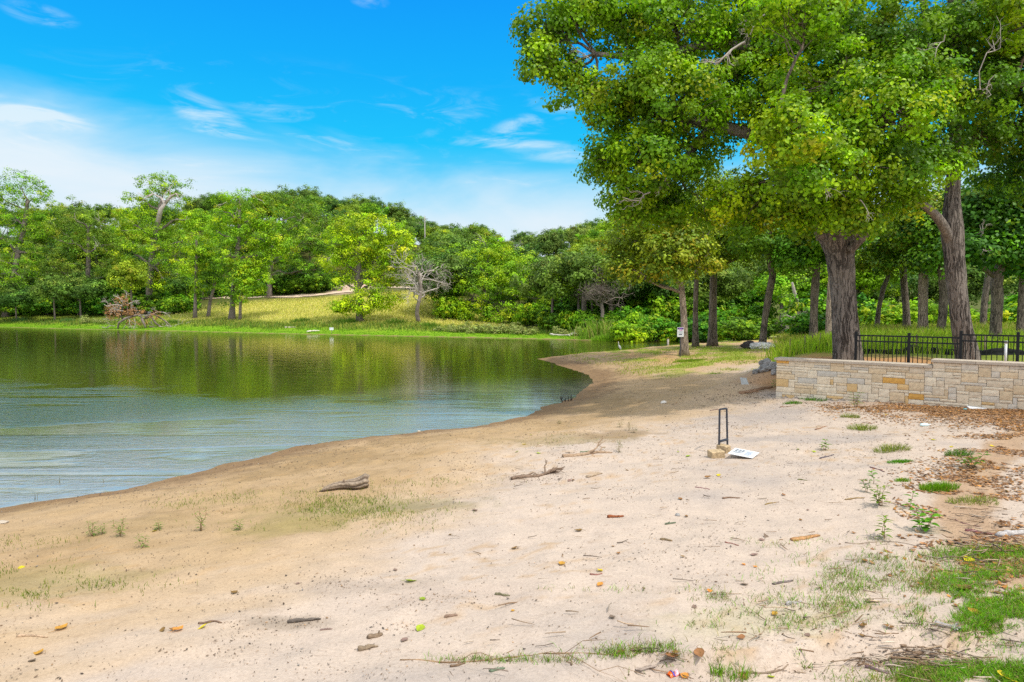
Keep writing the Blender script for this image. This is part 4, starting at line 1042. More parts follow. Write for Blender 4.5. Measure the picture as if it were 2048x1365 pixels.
# grey leafless trees among them
gb = bare_tree('grey leafless tree on the wooded hill', 640, 470, 150, 60, 1.6, 321, .8, 0, False, 3); gb['group'] = 'leafless trees on the hill'; gb['category'] = 'dead tree'
gb.location = (-63, 214, hz(-63, 214)); gb.scale = (1.7, 1.7, 1.7)
for i in range(17):
    y = rf.uniform(150, 235); x = rf.uniform(-.58, .02) * y
    copy_tree(gb, (x, y, hz(x, y)), rf.uniform(0, 6), rf.uniform(1.25, 1.8), 'grey leafless tree on the wooded hill', 'leafless trees on the hill')
mp = thing('utility_pole', 'thin pale mast rising over the treetops', 'pole', (at(850, 500, 175)[0], 175, hz(at(850, 500, 175)[0], 175)))
mb = MB(); hh_ = at(850, 432, 175)[2] - mp.location[2]; mb.tube([(0,0,0),(0,0,hh_)], [.16,.10], 8); mb.build('pole', plain('pole_wood', (.35,.32,.30), .8)  , mp)
mb = MB(); mb.box((0, 0, hh_ - .8), (1.6, .12, .12)); mb.build('crossarm', M_BARKF, mp, False)

# ================================================================== shrubs
def shrub(name, label, kind, wr, h, ncl, seed, L=.24, lpc=20, crad=.42, cat='shrub', loc=(0, 0, 0), group=None, stems=7, leafm=None, asp=.62):
    r = np.random.default_rng(seed); th = thing(name, label, cat, loc, 0, group)
    pf = []
    for i in range(7):
        a = i * 2.4; q = r.uniform(.1, .75)
        pf.append((np.array([math.cos(a) * wr * q, math.sin(a) * wr * q, h * r.uniform(.16, .62)]), np.array([wr * .48, wr * .48, h * .34]) * r.uniform(.8, 1.15), 1.0))
    mb = MB(); cols, w = GREEN[kind]; foliage(mb, pf, int(ncl * .6), lpc, crad, L, asp, cols, w, False, r)
    sb = MB()
    for q in pf[:stems]: sb.tube(bend((r.normal(0, .1), r.normal(0, .1), -.15), q[0], 6, r, .15), np.linspace(.022 * h, .008 * h, 6), 4)
    sb.build('stem', M_BARKF, th); mb.build('crown', leafm or M_LEAFF, th)
    return th
sh = [(shrub('shrub', '', 'shrub', 2.6, 3.4, 420, 501, .3), 'shrub'), (shrub('shrub', '', 'dark', 2.4, 2.8, 380, 502, .3), 'dark'), (shrub('shrub', '', 'yellow', 2.0, 2.4, 320, 503, .28), 'yellow'), (shrub('shrub', '', 'deep', 3.0, 3.0, 420, 504, .32), 'deep')]
shu = set()
def pshrub(k, x, y, sc, lab, grp):
    p = sh[k][0]; loc = (x, y, hz(x, y) - .1); rz = rf.uniform(0, 6.28)
    s3 = (sc * rf.uniform(.85, 1.25), sc * rf.uniform(.85, 1.25), sc * rf.uniform(.85, 1.15))
    if k not in shu:
        shu.add(k); p.location = loc; p.rotation_euler = (0, 0, rz); p.scale = s3; p['label'] = lab; p['group'] = grp; return p
    return copy_tree(p, loc, rz, s3, lab, grp)
KL = ['green', 'dark green', 'yellow-green', 'deep shaded']
def bank_shrubs(lst, where, grp):
    for (px, py, k, sc) in lst:
        g = ground(px, py); pshrub(k, g[0], g[1], sc, f'{KL[k]} shrub {where}', f'{KL[k]} shrubs {grp}')
bank_shrubs([(20,629,3,1.12),(45,630,1,1.00),(68,629,3,1.25),(95,629,0,1.12),(120,630,3,1.12),(142,629,1,1.25),(165,627,3,1.12),(190,629,3,1.12),(212,628,1,1.12),(236,629,3,1.25),(262,626,3,1.38),(330,626,3,1.25),(352,627,1,1.12),(372,624,0,1.00)], 'low down under the bank trees west of the meadow', 'low under the bank trees')
bank_shrubs([(70,615,3,1.1),(110,617,1,1.2),(140,612,0,1.2),(215,614,3,1.2),(240,618,0,1.0),(255,610,1,1.3),(340,616,0,1.2),(365,612,1,1.2),(30,612,3,1.3),(190,608,3,1.4),(320,606,3,1.4),(90,606,3,1.4),(150,598,1,1.5),(280,600,3,1.5),(230,600,3,1.5),(350,600,1,1.3),(380,602,3,1.0),(60,600,1,1.4)], 'under the bank trees west of the meadow', 'under the bank trees')
bank_shrubs([(500,590,3,1.0),(520,588,1,1.1),(560,587,3,1.2),(580,586,1,1.1),(600,585,3,1.2),(620,584,1,1.1),(640,583,3,1.1),(470,591,1,1.0),(660,580,3,1.2),(440,592,3,1.0),(590,580,3,1.6),(625,578,1,1.6),(550,582,3,1.6)], 'in the shade where the dirt track meets the woods', 'where the track meets the woods')
bank_shrubs([(900,640,0,1.1),(1035,650,1,.9),(1060,655,0,1.0),(1080,640,3,1.2),(1150,652,3,1.2),(1135,664,3,.9),(1152,667,0,.8),(1172,668,1,.9),(1188,664,3,1.0),(1105,660,1,.9),(1182,672,2,.6),(1222,668,1,.9),(1160,640,0,1.5),(1175,630,1,1.6),(1120,655,3,.9)], 'crowding the far bank beside the huge bushy tree', 'beside the bushy tree')
bank_shrubs([(1262,668,0,1.0),(1268,684,2,.8),(1290,683,1,.7),(1312,683,0,.75),(1335,683,2,.7),(1352,682,1,.8),(1385,681,0,.8),(1410,682,3,.8),(1445,681,2,.8),(1470,682,0,.7),(1500,680,3,.8),(1245,683,0,.7),(1270,674,2,1.1),(1300,673,1,1.0),(1320,672,2,.9),(1290,655,0,1.6),(1330,656,1,1.6),(1350,662,0,1.4),(1400,668,2,1.1),(1440,672,0,1.1),(1460,665,2,1.2),(1480,672,2,1.0),(1500,665,0,1.2),(1380,650,0,1.8),(1430,650,3,1.8),(1480,648,0,1.8),(1225,650,1,1.8),(1260,640,0,2.0)], 'on the bank past the inlet', 'past the inlet')
for i in range(26):
    y = rf.uniform(46, 66); x = rf.uniform(.38, .80) * y; k = int(rf.choice([0, 1, 2, 3]))
    pshrub(k, x, y, rf.uniform(.7, 1.25), f'{KL[k]} shrub in the undergrowth beyond the grove', f'{KL[k]} shrubs beyond the grove')
g = ground(1092, 652); gb = shrub('shrub', 'small vivid green bush on the far bank in front of the dark low tree', 'bright', 1.0, 2.0, 150, 510, .26, loc=(g[0], g[1], g[2] - .05))
# pale sage-green weed clumps along the bank
wc = None
for i, (px, py, s) in enumerate([(905,664,.9),(930,665,1.1),(955,666,1.15),(985,667,1.2),(1010,667,1.0),(1035,668,1.15),(1060,669,1.0),(1120,671,.9),(1145,672,.8),(880,663,.7),(172,646,1.1),(195,646,.9),(212,648,.8),(1165,672,.9)]):
    g = ground(px, py)
    lab = 'pale sage-green weed clump on the far bank below the huge bushy tree' if px > 500 else 'pale sage-green weed clump on the bank left of the brush pile'
    grp = 'sage weeds by the bushy tree' if px > 500 else 'sage weeds by the brush pile'
    if wc is None: wc = shrub('weed_clump', lab, 'sage', 1.35, 1.25, 260, 520, .26, 9, .2, 'weeds', g, grp, 5, M_GRASS, .30); wc.scale = (s, s, s)
    else: copy_tree(wc, g, rf.uniform(0, 6), (s * 1.1, s, s * rf.uniform(.8, 1.1)), lab, grp)

# ================================================================== grasses
def blades(mb, B, h, w, lean, C, r, az=None):
    n = len(B); a = r.uniform(0, 6.28, n) if az is None else az; b = r.uniform(0, 6.28, n)
    L = np.stack([np.cos(a), np.sin(a), np.zeros(n)], 1); Wd = np.stack([np.cos(b), np.sin(b), np.zeros(n)], 1) * (np.asarray(w) * np.ones(n))[:, None] * .5
    h = (np.asarray(h) * np.ones(n))[:, None]; ln = (np.asarray(lean) * np.ones(n))[:, None]
    up = np.array([0, 0, 1.0])
    m1 = B + up * h * .45 + L * h * ln * .25; m2 = B + up * h * (.82 - .12 * ln) + L * h * ln * .62; tp = B + up * h * (1.0 - .3 * ln) + L * h * ln
    v = np.stack([B - Wd, B + Wd, m1 - Wd * .85, m1 + Wd * .85, m2 - Wd * .5, m2 + Wd * .5, tp], 1).reshape(-1, 3)
    k = np.arange(n)[:, None] * 7
    q = np.concatenate([k + [0, 1, 3, 2], k + [2, 3, 5, 4]]); t = k + [4, 5, 6]
    mb.add(v, q, t, np.repeat(C, 7, 0))
rg = np.random.default_rng(606)
def scatter(n, x0, x1, y0, y1, fn):
    x = rg.uniform(x0, x1, n); y = rg.uniform(y0, y1, n); s = poly_sd(x, y, WP)
    nn = fbm(x * .3, y * .3, 71, 4)
    k = fn(x, y, s, nn) > rg.uniform(0, 1, n); x, y, s, nn = x[k], y[k], s[k], nn[k]
    return np.stack([x, y, H(x, y)], 1), s, nn
GC = lambda cols, n, j=.25: mixcol(cols, [1] * len(cols), n, rg, j)
# far meadow: straw above, green lower down
B, s, nn = scatter(110000, -72, 3, 72, 137, lambda x, y, s, n: sst(4, 9, s + (n - .5) * 8) * sst(-62, -52, x) * sst(3, -4, x) * np.where(y > 136, 0, 1))
f = sst(6, 15, s + (nn - .5) * 10)
C = GC([(.58,.52,.14),(.68,.60,.22),(.42,.46,.08)], len(B)) * f[:, None] + GC([(.20,.27,.03),(.26,.29,.04)], len(B)) * (1 - f[:, None])
mb = MB(); blades(mb, B, rg.uniform(.2, .5, len(B)), .06, rg.uniform(.3, 1.0, len(B)), C, rg)
tag(mb.build('meadow_grass', M_GRASS), 'straw-coloured grass of the sloping meadow across the lake', 'grass', None, 'stuff')
# green bank grass
B, s, nn = scatter(150000, -125, 14, 62, 135, lambda x, y, s, n: sst(.2, .9, s) * sst(12, 7, s + (n - .5) * 6))
hgt = .07 + (.42 * sst(3.2, 6.5, s + (nn - .5) * 5)) * rg.uniform(.5, 1.1, len(B))
C = GC([(.15,.32,.012),(.19,.34,.014),(.12,.26,.014)], len(B)); C2 = GC([(.13,.23,.03),(.20,.26,.05),(.10,.20,.03),(.28,.28,.07)], len(B))
f = sst(3.5, 6, s + (nn - .5) * 5)[:, None]; C = C * (1 - f) + C2 * f
mb = MB(); blades(mb, B, hgt, .10, rg.uniform(.1, .5, len(B)), C, rg)
tag(mb.build('bank_grass', M_GRASS), 'bright green grass along the far water edge', 'grass', None, 'stuff')
# tall grass under the grove behind the wall
def fgrove(x, y, s, n):
    w = (x - W0[0]) * WN[0] + (y - W0[1]) * WN[1]
    return sst(5.0, 6.5, w + (n - .5) * 2) * sst(52, 46, y) * sst(2.5, 5, s) * sst(.375, .415, x / y + (n - .5) * .05)
B, s, nn = scatter(80000, 8, 42, 23, 52, fgrove)
C = GC([(.25,.40,.02),(.31,.44,.025),(.36,.40,.06),(.18,.32,.02)], len(B)); dry = GC([(.42,.35,.11),(.36,.31,.10)], len(B))
f = (rg.uniform(0, 1, len(B)) < sst(30, 42, B[:, 1]) * .5)[:, None]; C = np.where(f, dry, C)
mb = MB(); blades(mb, B, rg.uniform(.30, .78, len(B)) * (.6 + .8 * nn), .026, rg.uniform(.1, .6, len(B)), C, rg)
tag(mb.build('grove_grass', M_GRASS), 'tall light green grass growing under the grove trees', 'grass', None, 'stuff')
# short turf and ochre litter on the point
B, s, nn = scatter(42000, 3, 17, 25, 56, lambda x, y, s, n: sst(.50, .60, fbm(x * .45, y * .45, 41, 5) * .5 + n * .5) * sst(1.0, 2.2, s) * sst(25, 30, y - .25 * (x - 8)))
C = GC([(.22,.34,.02),(.28,.36,.03),(.38,.34,.07)], len(B)); mb = MB(); blades(mb, B, rg.uniform(.04, .13, len(B)), .018, rg.uniform(.2, .8, len(B)), C, rg)
tag(mb.build('point_turf', M_GRASS), 'patchy short grass on the sandy point', 'grass', None, 'stuff')

# creeping grass on the sand close by
def px_scatter(n, fn, x0, x1, y0, y1):
    px = rg.uniform(x0, x1, n); py = rg.uniform(y0, y1, n)
    nn = fbm(px / 70, py / 26, 81, 4); k = fn(px, py, nn) > rg.uniform(0, 1, n)
    return px[k], py[k]
def patch(cx, cy, rx, ry): return lambda px, py: np.exp(-(((px - cx) / rx) ** 2 + ((py - cy) / ry) ** 2))
PT = [(2000,1202,115,50,2.0),(1915,1170,90,26,.75),(1970,1110,110,12,1.1),(1740,1150,130,28,.32),(1650,1210,120,22,.25),(1560,1240,120,18,.22),(1460,1195,50,8,.35),(1480,1250,80,10,.3),(1590,1090,60,7,.25),(1710,1085,140,8,.3),(1960,1355,150,18,1.8),
      (1240,1308,70,14,.3),(1330,1300,80,12,.28),(1050,1322,200,5,.25),(1300,1180,130,5,.12),(1760,1120,60,10,.3),(1840,1100,90,7,.3),(2000,1330,90,6,.3),(1700,1180,60,12,.4),(1400,1310,60,12,.25),(1450,1350,60,14,.2)]
def ff(px, py, nn):
    m = 0
    for (cx, cy, rx, ry, a) in PT: m = np.maximum(m, a * patch(cx, cy, rx, ry)(px, py))
    return np.clip(m * sst(.30, .62, nn) * 1.6, 0, 1)
px, py = px_scatter(170000, ff, 850, 2100, 1060, 1372)
B = grounds(px, py)
wild = fbm(px / 60, py / 25, 90, 3)
C = GC([(.15,.37,.012),(.20,.40,.014),(.12,.29,.014)], len(B)); dry = GC([(.30,.25,.09),(.22,.20,.07),(.17,.22,.04)], len(B))
f = (rg.uniform(0, 1, len(B)) < np.where(px > 1880, .25, .6))[:, None]; C = np.where(f, dry, C)
mb = MB(); blades(mb, B, rg.uniform(.02, .065, len(B)), .0045, rg.uniform(.4, 1.3, len(B)), C, rg)
tag(mb.build('creeping_grass', M_GRASS), 'creeping green and straw grass spreading over the near sand', 'grass', None, 'stuff')
# green moss-like sprouts in the damp hollows of the beach
PT = [(700,1015,120,26,.9),(640,1045,120,16,.5),(60,1168,90,26,.8),(880,965,120,8,.35),(470,995,90,10,.35),(560,985,60,6,.4),(1130,880,80,14,.18),(820,1020,40,10,.5),(200,1170,120,12,.25),(60,1085,70,8,.25),(360,1010,60,6,.3)]
px, py = px_scatter(120000, ff, 0, 1300, 840, 1230)
B = grounds(px, py); C = GC([(.17,.24,.02),(.13,.20,.02),(.25,.25,.05)], len(B))
mb = MB(); blades(mb, B, rg.uniform(.015, .06, len(B)), .006, rg.uniform(.2, .9, len(B)), C, rg)
tag(mb.build('hollow_sprouts', M_GRASS), 'fine green sprouts in the damp hollows of the beach', 'grass', None, 'stuff')

# ================================================================== litter on the sand (uncountable)
rl = np.random.default_rng(707)
def flat_bits(mb, B, ln, asp, C, r, curl=.25):
    n = len(B); a = r.uniform(0, 6.28, n); d = np.stack([np.cos(a), np.sin(a), r.normal(0, .12, n)], 1); p = np.stack([-np.sin(a), np.cos(a), r.normal(0, .2, n)], 1)
    L = (ln * r.uniform(.5, 1.4, n))[:, None]; Wd = L * (asp * np.ones(n))[:, None]
    B = B + np.array([0, 0, .006]); up = np.array([0, 0, 1.0]) * L * curl * r.uniform(-.3, 1, n)[:, None]
    v = np.stack([B - d * L * .5 + up * .5, B - d * L * .1 + p * Wd * .5, B + d * L * .25 + p * Wd * .4 + up * .3, B + d * L * .5 + up, B + d * L * .25 - p * Wd * .4 + up * .6, B - d * L * .1 - p * Wd * .5 + up * .3], 1)
    k = np.arange(n)[:, None] * 6
    mb.add(v.reshape(-1, 3), np.concatenate([k + [0, 3, 2, 1], k + [0, 5, 4, 3]]), None, np.repeat(C, 6, 0))
BROWN = [(.25,.12,.055),(.32,.17,.085),(.17,.085,.045),(.37,.23,.13),(.40,.18,.05),(.12,.075,.055)]
# under the wall
n = 40000; a = rl.uniform(.8, 10.5, n); w = -np.abs(rl.normal(0, 1.3, n)) - .03
x = W0[0] + WD[0] * a + WN[0] * w; y = W0[1] + WD[1] * a + WN[1] * w
k = rl.uniform(0, 1, n) < sst(1.5, 4.2, a + (fbm(x, y, 61) - .5) * 4) * sst(.32, .5, fbm(x * 1.2, y * 1.2, 62) + .28 * np.exp(-np.abs(w) / 1.2))
B1 = np.stack([x[k], y[k], H(x[k], y[k])], 1)
# band down the slope
n = 13000; y = rl.uniform(4.2, 15, n); x = np.interp(y, [4.2, 6, 7.5, 9, 11, 15], [4.4, 4.5, 5.0, 6.1, 7.9, 11]) + rl.normal(0, .42, n) * (.7 + .05 * y)
k = fbm(x * 1.7, y * 1.7, 63) > .47; B2 = np.stack([x[k], y[k], H(x[k], y[k])], 1)
B = np.vstack([B1, B2]); mb = MB(); flat_bits(mb, B, np.full(len(B), .050), .55, mixcol(BROWN, [3,3,2,2,2,1], len(B), rl, .25), rl, .35)
tag(mb.build('leaf_litter', M_DRYLEAF), 'brown leaf litter drifted below the stone wall and down the slope', 'leaf litter', None, 'stuff')
# fine bark crumbs and dark specks everywhere, thick in a few drifts
px = rl.uniform(-40, 2090, 190000); py = 712 + 658 * rl.uniform(0, 1, 190000) ** 1.25
dens = .10 + .4 * sst(.55, .72, fbm(px / 160, py / 45, 91)) 
for (cx, cy, rx, ry, am) in [(520,928,110,9,1.2),(640,905,90,8,1.3),(250,985,110,8,1.1),(130,1003,90,6,1.0),(380,968,90,7,1.0),(760,884,80,6,1.0),(900,866,80,6,1.1),(1040,842,50,7,1.2),(1160,775,40,12,.7),(1220,742,60,8,.5),(700,1170,130,26,.8),(570,1245,85,16,1.2),(880,1200,130,20,.9),(1075,955,70,12,1.2),(420,940,120,10,.6),(1000,850,140,8,.7),(1180,880,110,22,.4),(1700,1250,260,60,.5),(1830,1320,120,24,1.0),(1950,1080,70,90,.7),(1500,790,160,24,.6),(1350,900,200,40,.3),(1650,960,200,80,.25),(330,965,130,8,.6),(700,890,160,9,.5)]:
    dens = np.maximum(dens, am * np.exp(-(((px - cx) / rx) ** 2 + ((py - cy) / ry) ** 2)))
dens = np.maximum(dens, .45 * sst(.48, .66, fbm(px / 90, py / 18, 97)) * sst(1500, 900, px + (py - 850) * 1.5) * sst(1180, 1080, py))
k = rl.uniform(0, 1, 190000) < dens * np.where(py < 1010, .75, .36); B = grounds(px[k], py[k])
k = poly_sd(B[:, 0], B[:, 1], WP) > .15; B = B[k]
mb = MB(); flat_bits(mb, B, .0045 + .016 * rl.uniform(0, 1, len(B)) ** 6 + .0011 * B[:, 1] + .0011 * np.maximum(B[:, 1] - 8, 0), .5, mixcol([(.13,.085,.06),(.20,.125,.08),(.08,.06,.05),(.30,.18,.10),(.22,.20,.19)], [4,3,3,2,1], len(B), rl, .25), rl, .3)
tag(mb.build('bark_debris', M_DRYLEAF), 'dark crumbs of bark and leaf scattered over the sand', 'debris', None, 'stuff')
# twigs
px = rl.uniform(900, 2080, 9000); py = rl.uniform(760, 1366, 9000); dens = np.full(9000, .02)
for (cx, cy, rx, ry, am) in [(1830,1322,110,20,1.3),(1960,1085,60,60,1.0),(1940,1290,120,16,.6),(1985,960,60,40,.5),(1075,955,60,9,.5),(1900,850,160,30,.35),(1640,1230,200,60,.10)]:
    dens = np.maximum(dens, am * np.exp(-(((px - cx) / rx) ** 2 + ((py - cy) / ry) ** 2)))
k = rl.uniform(0, 1, 9000) < dens; B = grounds(px[k], py[k]); mb = MB()
for q in B:
    a = rl.normal(0, .5) + (math.pi if rl.uniform() < .5 else 0); L = rl.uniform(.04, .20); dz = rl.normal(0, .08)
    d = np.array([math.cos(a), math.sin(a), dz]); m_ = q + np.array([0, 0, .012 + rl.uniform(0, .035)])
    mb.tube(np.array([m_ - d * L * .5, m_ + rl.normal(0, .006, 3), m_ + d * L * .5]), np.array([1, .9, .5]) * rl.uniform(.0025, .0065), 4, mixcol([(.30,.22,.15),(.20,.13,.08),(.40,.33,.26),(.13,.10,.08)], [3,3,2,2], 1, rl)[0])
tag(mb.build('twig_litter', attr_mat('dry_twigs', .9, .1, .2, 30)), 'tangle of dry twigs washed up over the near sand', 'twigs', None, 'stuff')

# ================================================================== single fallen leaves, bark strips and pebbles
def leaf_mesh(name, col, seed, L=.085, asp=.72, curl=.35):
    r = np.random.default_rng(seed); nu, nv = 7, 5
    u = np.linspace(0, 1, nu); v = np.linspace(-1, 1, nv); U, V = np.meshgrid(u, v, indexing='ij')
    wdt = np.sin(np.pi * np.clip(U, 0, 1) ** .75) * (1 - .25 * U) + .01
    Xl = (U - .5) * L; Yl = V * wdt * L * asp * .55
    Zl = curl * L * (.55 * (2 * U - 1) ** 2 + .5 * np.abs(V) ** 1.5 * wdt) + r.normal(0, .02 * L, U.shape) + .004
    ix = np.arange(nu * nv).reshape(nu, nv); mb = MB()
    q = np.stack([ix[:-1, :-1], ix[1:, :-1], ix[1:, 1:], ix[:-1, 1:]], -1).reshape(-1, 4)
    c = np.tile(np.array(col), (nu * nv, 1)) * np.exp(r.normal(0, .12, (nu * nv, 1))); mb.add(np.stack([Xl, Yl, Zl], -1).reshape(-1, 3), q, None, c)
    st = np.array([[-.5 * L, 0, curl * L * .55], [-.72 * L, 0, curl * L * .4], [-.9 * L, .02, .006]]); mb.tube(st, [.0016, .0013, .001], 4, np.array(col) * .8)
    return mb.build(name, M_DRYLEAF)
LK = [('dry brown fallen leaf curled on the sand', (.26,.13,.055), 'brown fallen leaves'), ('dull grey-brown leaf flattened on the sand', (.24,.16,.13), 'grey-brown fallen leaves'), ('orange-tan fallen leaf lying on the sand', (.55,.25,.05), 'orange fallen leaves'), ('yellow fallen leaf lying on the sand', (.62,.47,.03), 'yellow fallen leaves'), ('yellow-green fallen leaf lying on the sand', (.30,.38,.03), 'green fallen leaves')]
LM = []
for i, (lab, c, gname) in enumerate(LK):
    o = tag(leaf_mesh('fallen_leaf', c, 40 + i, .085, .72, [.28,.12,.22,.12,.14][i]), lab, 'leaf', gname); LM.append([o, False])
def put(kind, p, rz, sc, label=None, group=True, tilt=0.0):
    o, us = LM[kind]
    if us:
        o2 = o.copy(); COL.objects.link(o2)
    else: o2 = o; LM[kind][1] = True
    o2.location = [float(v) for v in (p[0], p[1], p[2] + .004)]; o2.rotation_euler = (rl.normal(0, .15) + tilt, rl.normal(0, .15), rz); o2.scale = (sc,) * 3
    o2['label'] = label or LK[kind][0]; o2['group'] = LK[kind][2]
    if label: del o2['group']
    return o2
npx = []
tries = 0
while len(npx) < 80 and tries < 5000:
    tries += 1
    py = 800 + 560 * rl.uniform() ** .95; px = rl.uniform(20, 2030)
    if px < 1150 - (py - 800) * 2.4 and rl.uniform() < .93: continue
    if px < 900 and rl.uniform() < .70: continue
    npx.append((px, py))
G_ = grounds(np.array([p[0] for p in npx]), np.array([p[1] for p in npx]))
for (px, py), g in zip(npx, G_):
    if poly_sd(np.array([g[0]]), np.array([g[1]]), WP)[0] < .4: continue
    far_ = py < 960
    k = int(rl.choice(5, p=[.26,.08,.20,.18,.28] if far_ else [.50,.30,.11,.05,.04]))
    put(k, g, rl.uniform(0, 6.28), rl.uniform(.45, .95) * (1.0 if g[1] < 8 else 1.3))
for (px, py, k, s, lab) in [(1936,1121,3,1.5,'bright yellow round leaf lying on the patch of creeping grass'),(2018,1360,3,1.9,'large yellow leaf at the very edge of the grass below the twig pile'),(822,1164,4,1.3,'lime-green leaf alone in the middle of the pale sand'),(840,1260,4,1.2,'curled green leaf above the long creeping stem'),(124,1258,2,1.35,'big orange leaf beside a stick on the pale sand at the water side'),(357,1261,2,1.2,'tan leaf near the thin dark stick'),(405,1256,3,.9,'small yellow leaf next to the dark crumb drift'),(78,1308,2,1.0,'rust leaf low down on the pale sand by the water side'),(1157,1063,0,1.1,'red-brown leaf alone in the upper middle of the sand'),(1415,957,0,1.6,'tall curled brown leaf standing up below the fallen board'),(1437,952,3,1.0,'yellow leaf beside the tall curled brown leaf'),(1123,1130,2,1.1,'orange leaf overlapping a grey one in mid sand'),(1200,1142,3,.9,'pale orange leaf near the middle of the pale sand'),(1272,1302,1,1.15,'pale mauve dry leaf caught in the creeping grass'),(1345,1316,0,1.2,'rust curled leaf pair beside the sand step'),(1400,1312,0,1.2,'brown leaf just below the sand step'),(42,1137,3,.9,'yellow leaf on the green mossy hollow near the water'),(310,1063,3,.8,'yellow leaf by the small weeds near the water'),(1924,1180,0,1.7,'orange-brown withered frond lying on the thick grass'),(1950,1228,2,1.3,'ochre leaf on the lower edge of the thick grass')]:
    put(k, ground(px, py), rl.uniform(0, 6.28), s, lab)

M_TW = attr_mat('driftwood_sticks', .9, .1, .5, 26, .8, .02)
def stick(label, p0, p1, rad, seed, col=(.30,.20,.13), forks=0, group=None, cat='stick', name='driftwood_stick', flat=1.0, lift=.5, wob=.06):
    r = np.random.default_rng(seed); A = ground(*p0); Bv = ground(*p1); c = (A + Bv) / 2
    th = bpy.data.objects.new(name, None); bpy.data.objects.remove(th)
    mb = MB(); n = 12; t = np.linspace(0, 1, n)[:, None]
    P = bend(A, Bv, n, r, wob); P[:, 2] = H(P[:, 0], P[:, 1]) + rad * lift
    R = rad * (1 - .5 * t[:, 0]) * (1 + r.normal(0, .13, n)); R[-1] *= .55; R[0] *= .8
    mb.tube(P - c, R, 12, col, True, .38, seed)
    for _ in range(forks):
        i = int(r.integers(2, n - 2)); d = unit(P[-1] - P[0] + rnd(1, r)[0] * .5 * np.linalg.norm(P[-1] - P[0])); d[2] = abs(d[2]) * .6
        branchy(mb, P[i] - c, d, np.linalg.norm(Bv - A) * r.uniform(.2, .4), rad * .45, 1, r, 5, col, .5, (1, 2), 0, .6, .1)
    o = mb.build(name, M_TW); o.location = [float(v) for v in c]
    if flat != 1.0: o.scale = (1, 1, flat)
    return tag(o, label, cat, group)
def log_mesh():
    r = np.random.default_rng(2); A = ground(641, 984); Bv = ground(738, 974); ln = np.linalg.norm(Bv - A); c = (A + Bv) / 2
    th = thing('driftwood_log', 'thick weathered log with a broken pointed end on the mossy hollow', 'log', c); nn_ = 46; ns = 40
    t = np.linspace(0, 1, nn_); P = A + (Bv - A) * t[:, None]; P[:, 1] += .05 * np.sin(t * 5); 
    R = .105 * np.interp(t, [0, .06, .25, .5, .75, .93, 1], [.10, .38, .62, .70, .92, 1.1, .85])
    P[:, 2] = H(P[:, 0], P[:, 1]) + R * .62 + .03 * sst(.8, 1, t)
    a = np.arange(ns) / ns * 2 * math.pi; V = np.zeros((nn_, ns, 3)); dx = unit(Bv - A); sx = np.array([-dx[1], dx[0], 0.0])
    for i in range(nn_):
        g_ = fbm(np.cos(a) * 4.5 + 7, np.sin(a) * 4.5 + t[i] * 1.2, 12, 3) - .5; g2_ = fbm(np.cos(a) * 1.2 + t[i] * 3, np.sin(a) * 1.2, 14, 2) - .5
        rr = R[i] * (1 + .55 * g_ + .5 * g2_)
        V[i] = P[i] - c + np.outer(np.cos(a) * rr, sx) + np.outer(np.sin(a) * rr * .85, [0, 0, 1.0]) + np.outer(g_ * (.25 if i in (0, nn_ - 1) else 0) * np.ones(ns) * .3, dx)
    ix = np.arange(nn_ * ns).reshape(nn_, ns); col = mixcol([(.20,.145,.105),(.30,.235,.18)], [1, 1], 1, r)[0]
    gc = np.array([fbm(np.cos(a) * 4.5 + 7, np.sin(a) * 4.5 + q * 1.2, 12, 3) for q in t]).ravel()
    C_ = np.array([.10, .07, .05]) + (np.array([.29, .225, .165]) - np.array([.10, .07, .05])) * sst(.35, .62, gc)[:, None]
    mb = MB(); V_ = np.vstack([V.reshape(-1, 3), V[0].mean(0) - dx * .02, V[-1].mean(0) - dx * .02]); m = nn_ * ns; k = np.arange(ns)
    mb.add(V_, np.stack([ix[:-1], np.roll(ix, -1, 1)[:-1], np.roll(ix, -1, 1)[1:], ix[1:]], -1).reshape(-1, 4), np.vstack([np.stack([np.full(ns, m), (k + 1) % ns, k], 1), np.stack([np.full(ns, m + 1), ix[-1], np.roll(ix[-1], -1)], 1)]), np.vstack([C_, [.25, .18, .12], [.34, .26, .19]]))
    mb.build('trunk', M_TW, th); sb = MB(); sb.tube([P[20] - c, P[20] - c + np.array([.03, -.05, .10])], [.022, .012], 7, (.22, .16, .12)); sb.build('branch_stub', M_TW, th)
log_mesh()
stick('long flat tan strip of bark on the sand below the seedlings', (1583,1082), (1640,1073), .035, 2, (.40,.22,.10), 0, None, 'bark', 'bark_strip', .6)
stick('smooth pale grey log running out beyond the twig band', (1994,1075), (2075,1066), .036, 3, (.45,.42,.40), 0, None, 'log', 'driftwood_log')
stick('dark slab of bark left of the twig band', (1892,1083), (1925,1090), .022, 4, (.13,.10,.09), 0, None, 'bark', 'bark_strip', .6)
stick('dark long stick at the edge of the crumb drift', (575,1246), (642,1240), .018, 5, (.12,.10,.085))
stick('thin brown stick alone on the pale sand', (398,1248), (444,1247), .011, 6, (.20,.13,.09))
stick('pale jointed stick next to the big orange leaf', (34,1274), (96,1276), .011, 7, (.42,.30,.20))
stick('forked dark root piece above the curled bark flake', (735,1278), (765,1270), .02, 8, (.22,.16,.11), 2)
stick('grey-brown bark flake lowest in the middle of the sand', (716,1301), (750,1295), .022, 9, (.25,.19,.13), 1, None, 'bark', 'bark_strip')
stick('reddish rotten wood strip at the foot of the sunny slope', (1215,1036), (1248,1034), .02, 10, (.26,.09,.04), 1, None, 'bark', 'bark_strip')
stick('dark branch lying with dry debris below the sand flat', (1022,960), (1115,945), .030, 11, (.20,.14,.10), 7, None, 'branch', 'driftwood_branch')
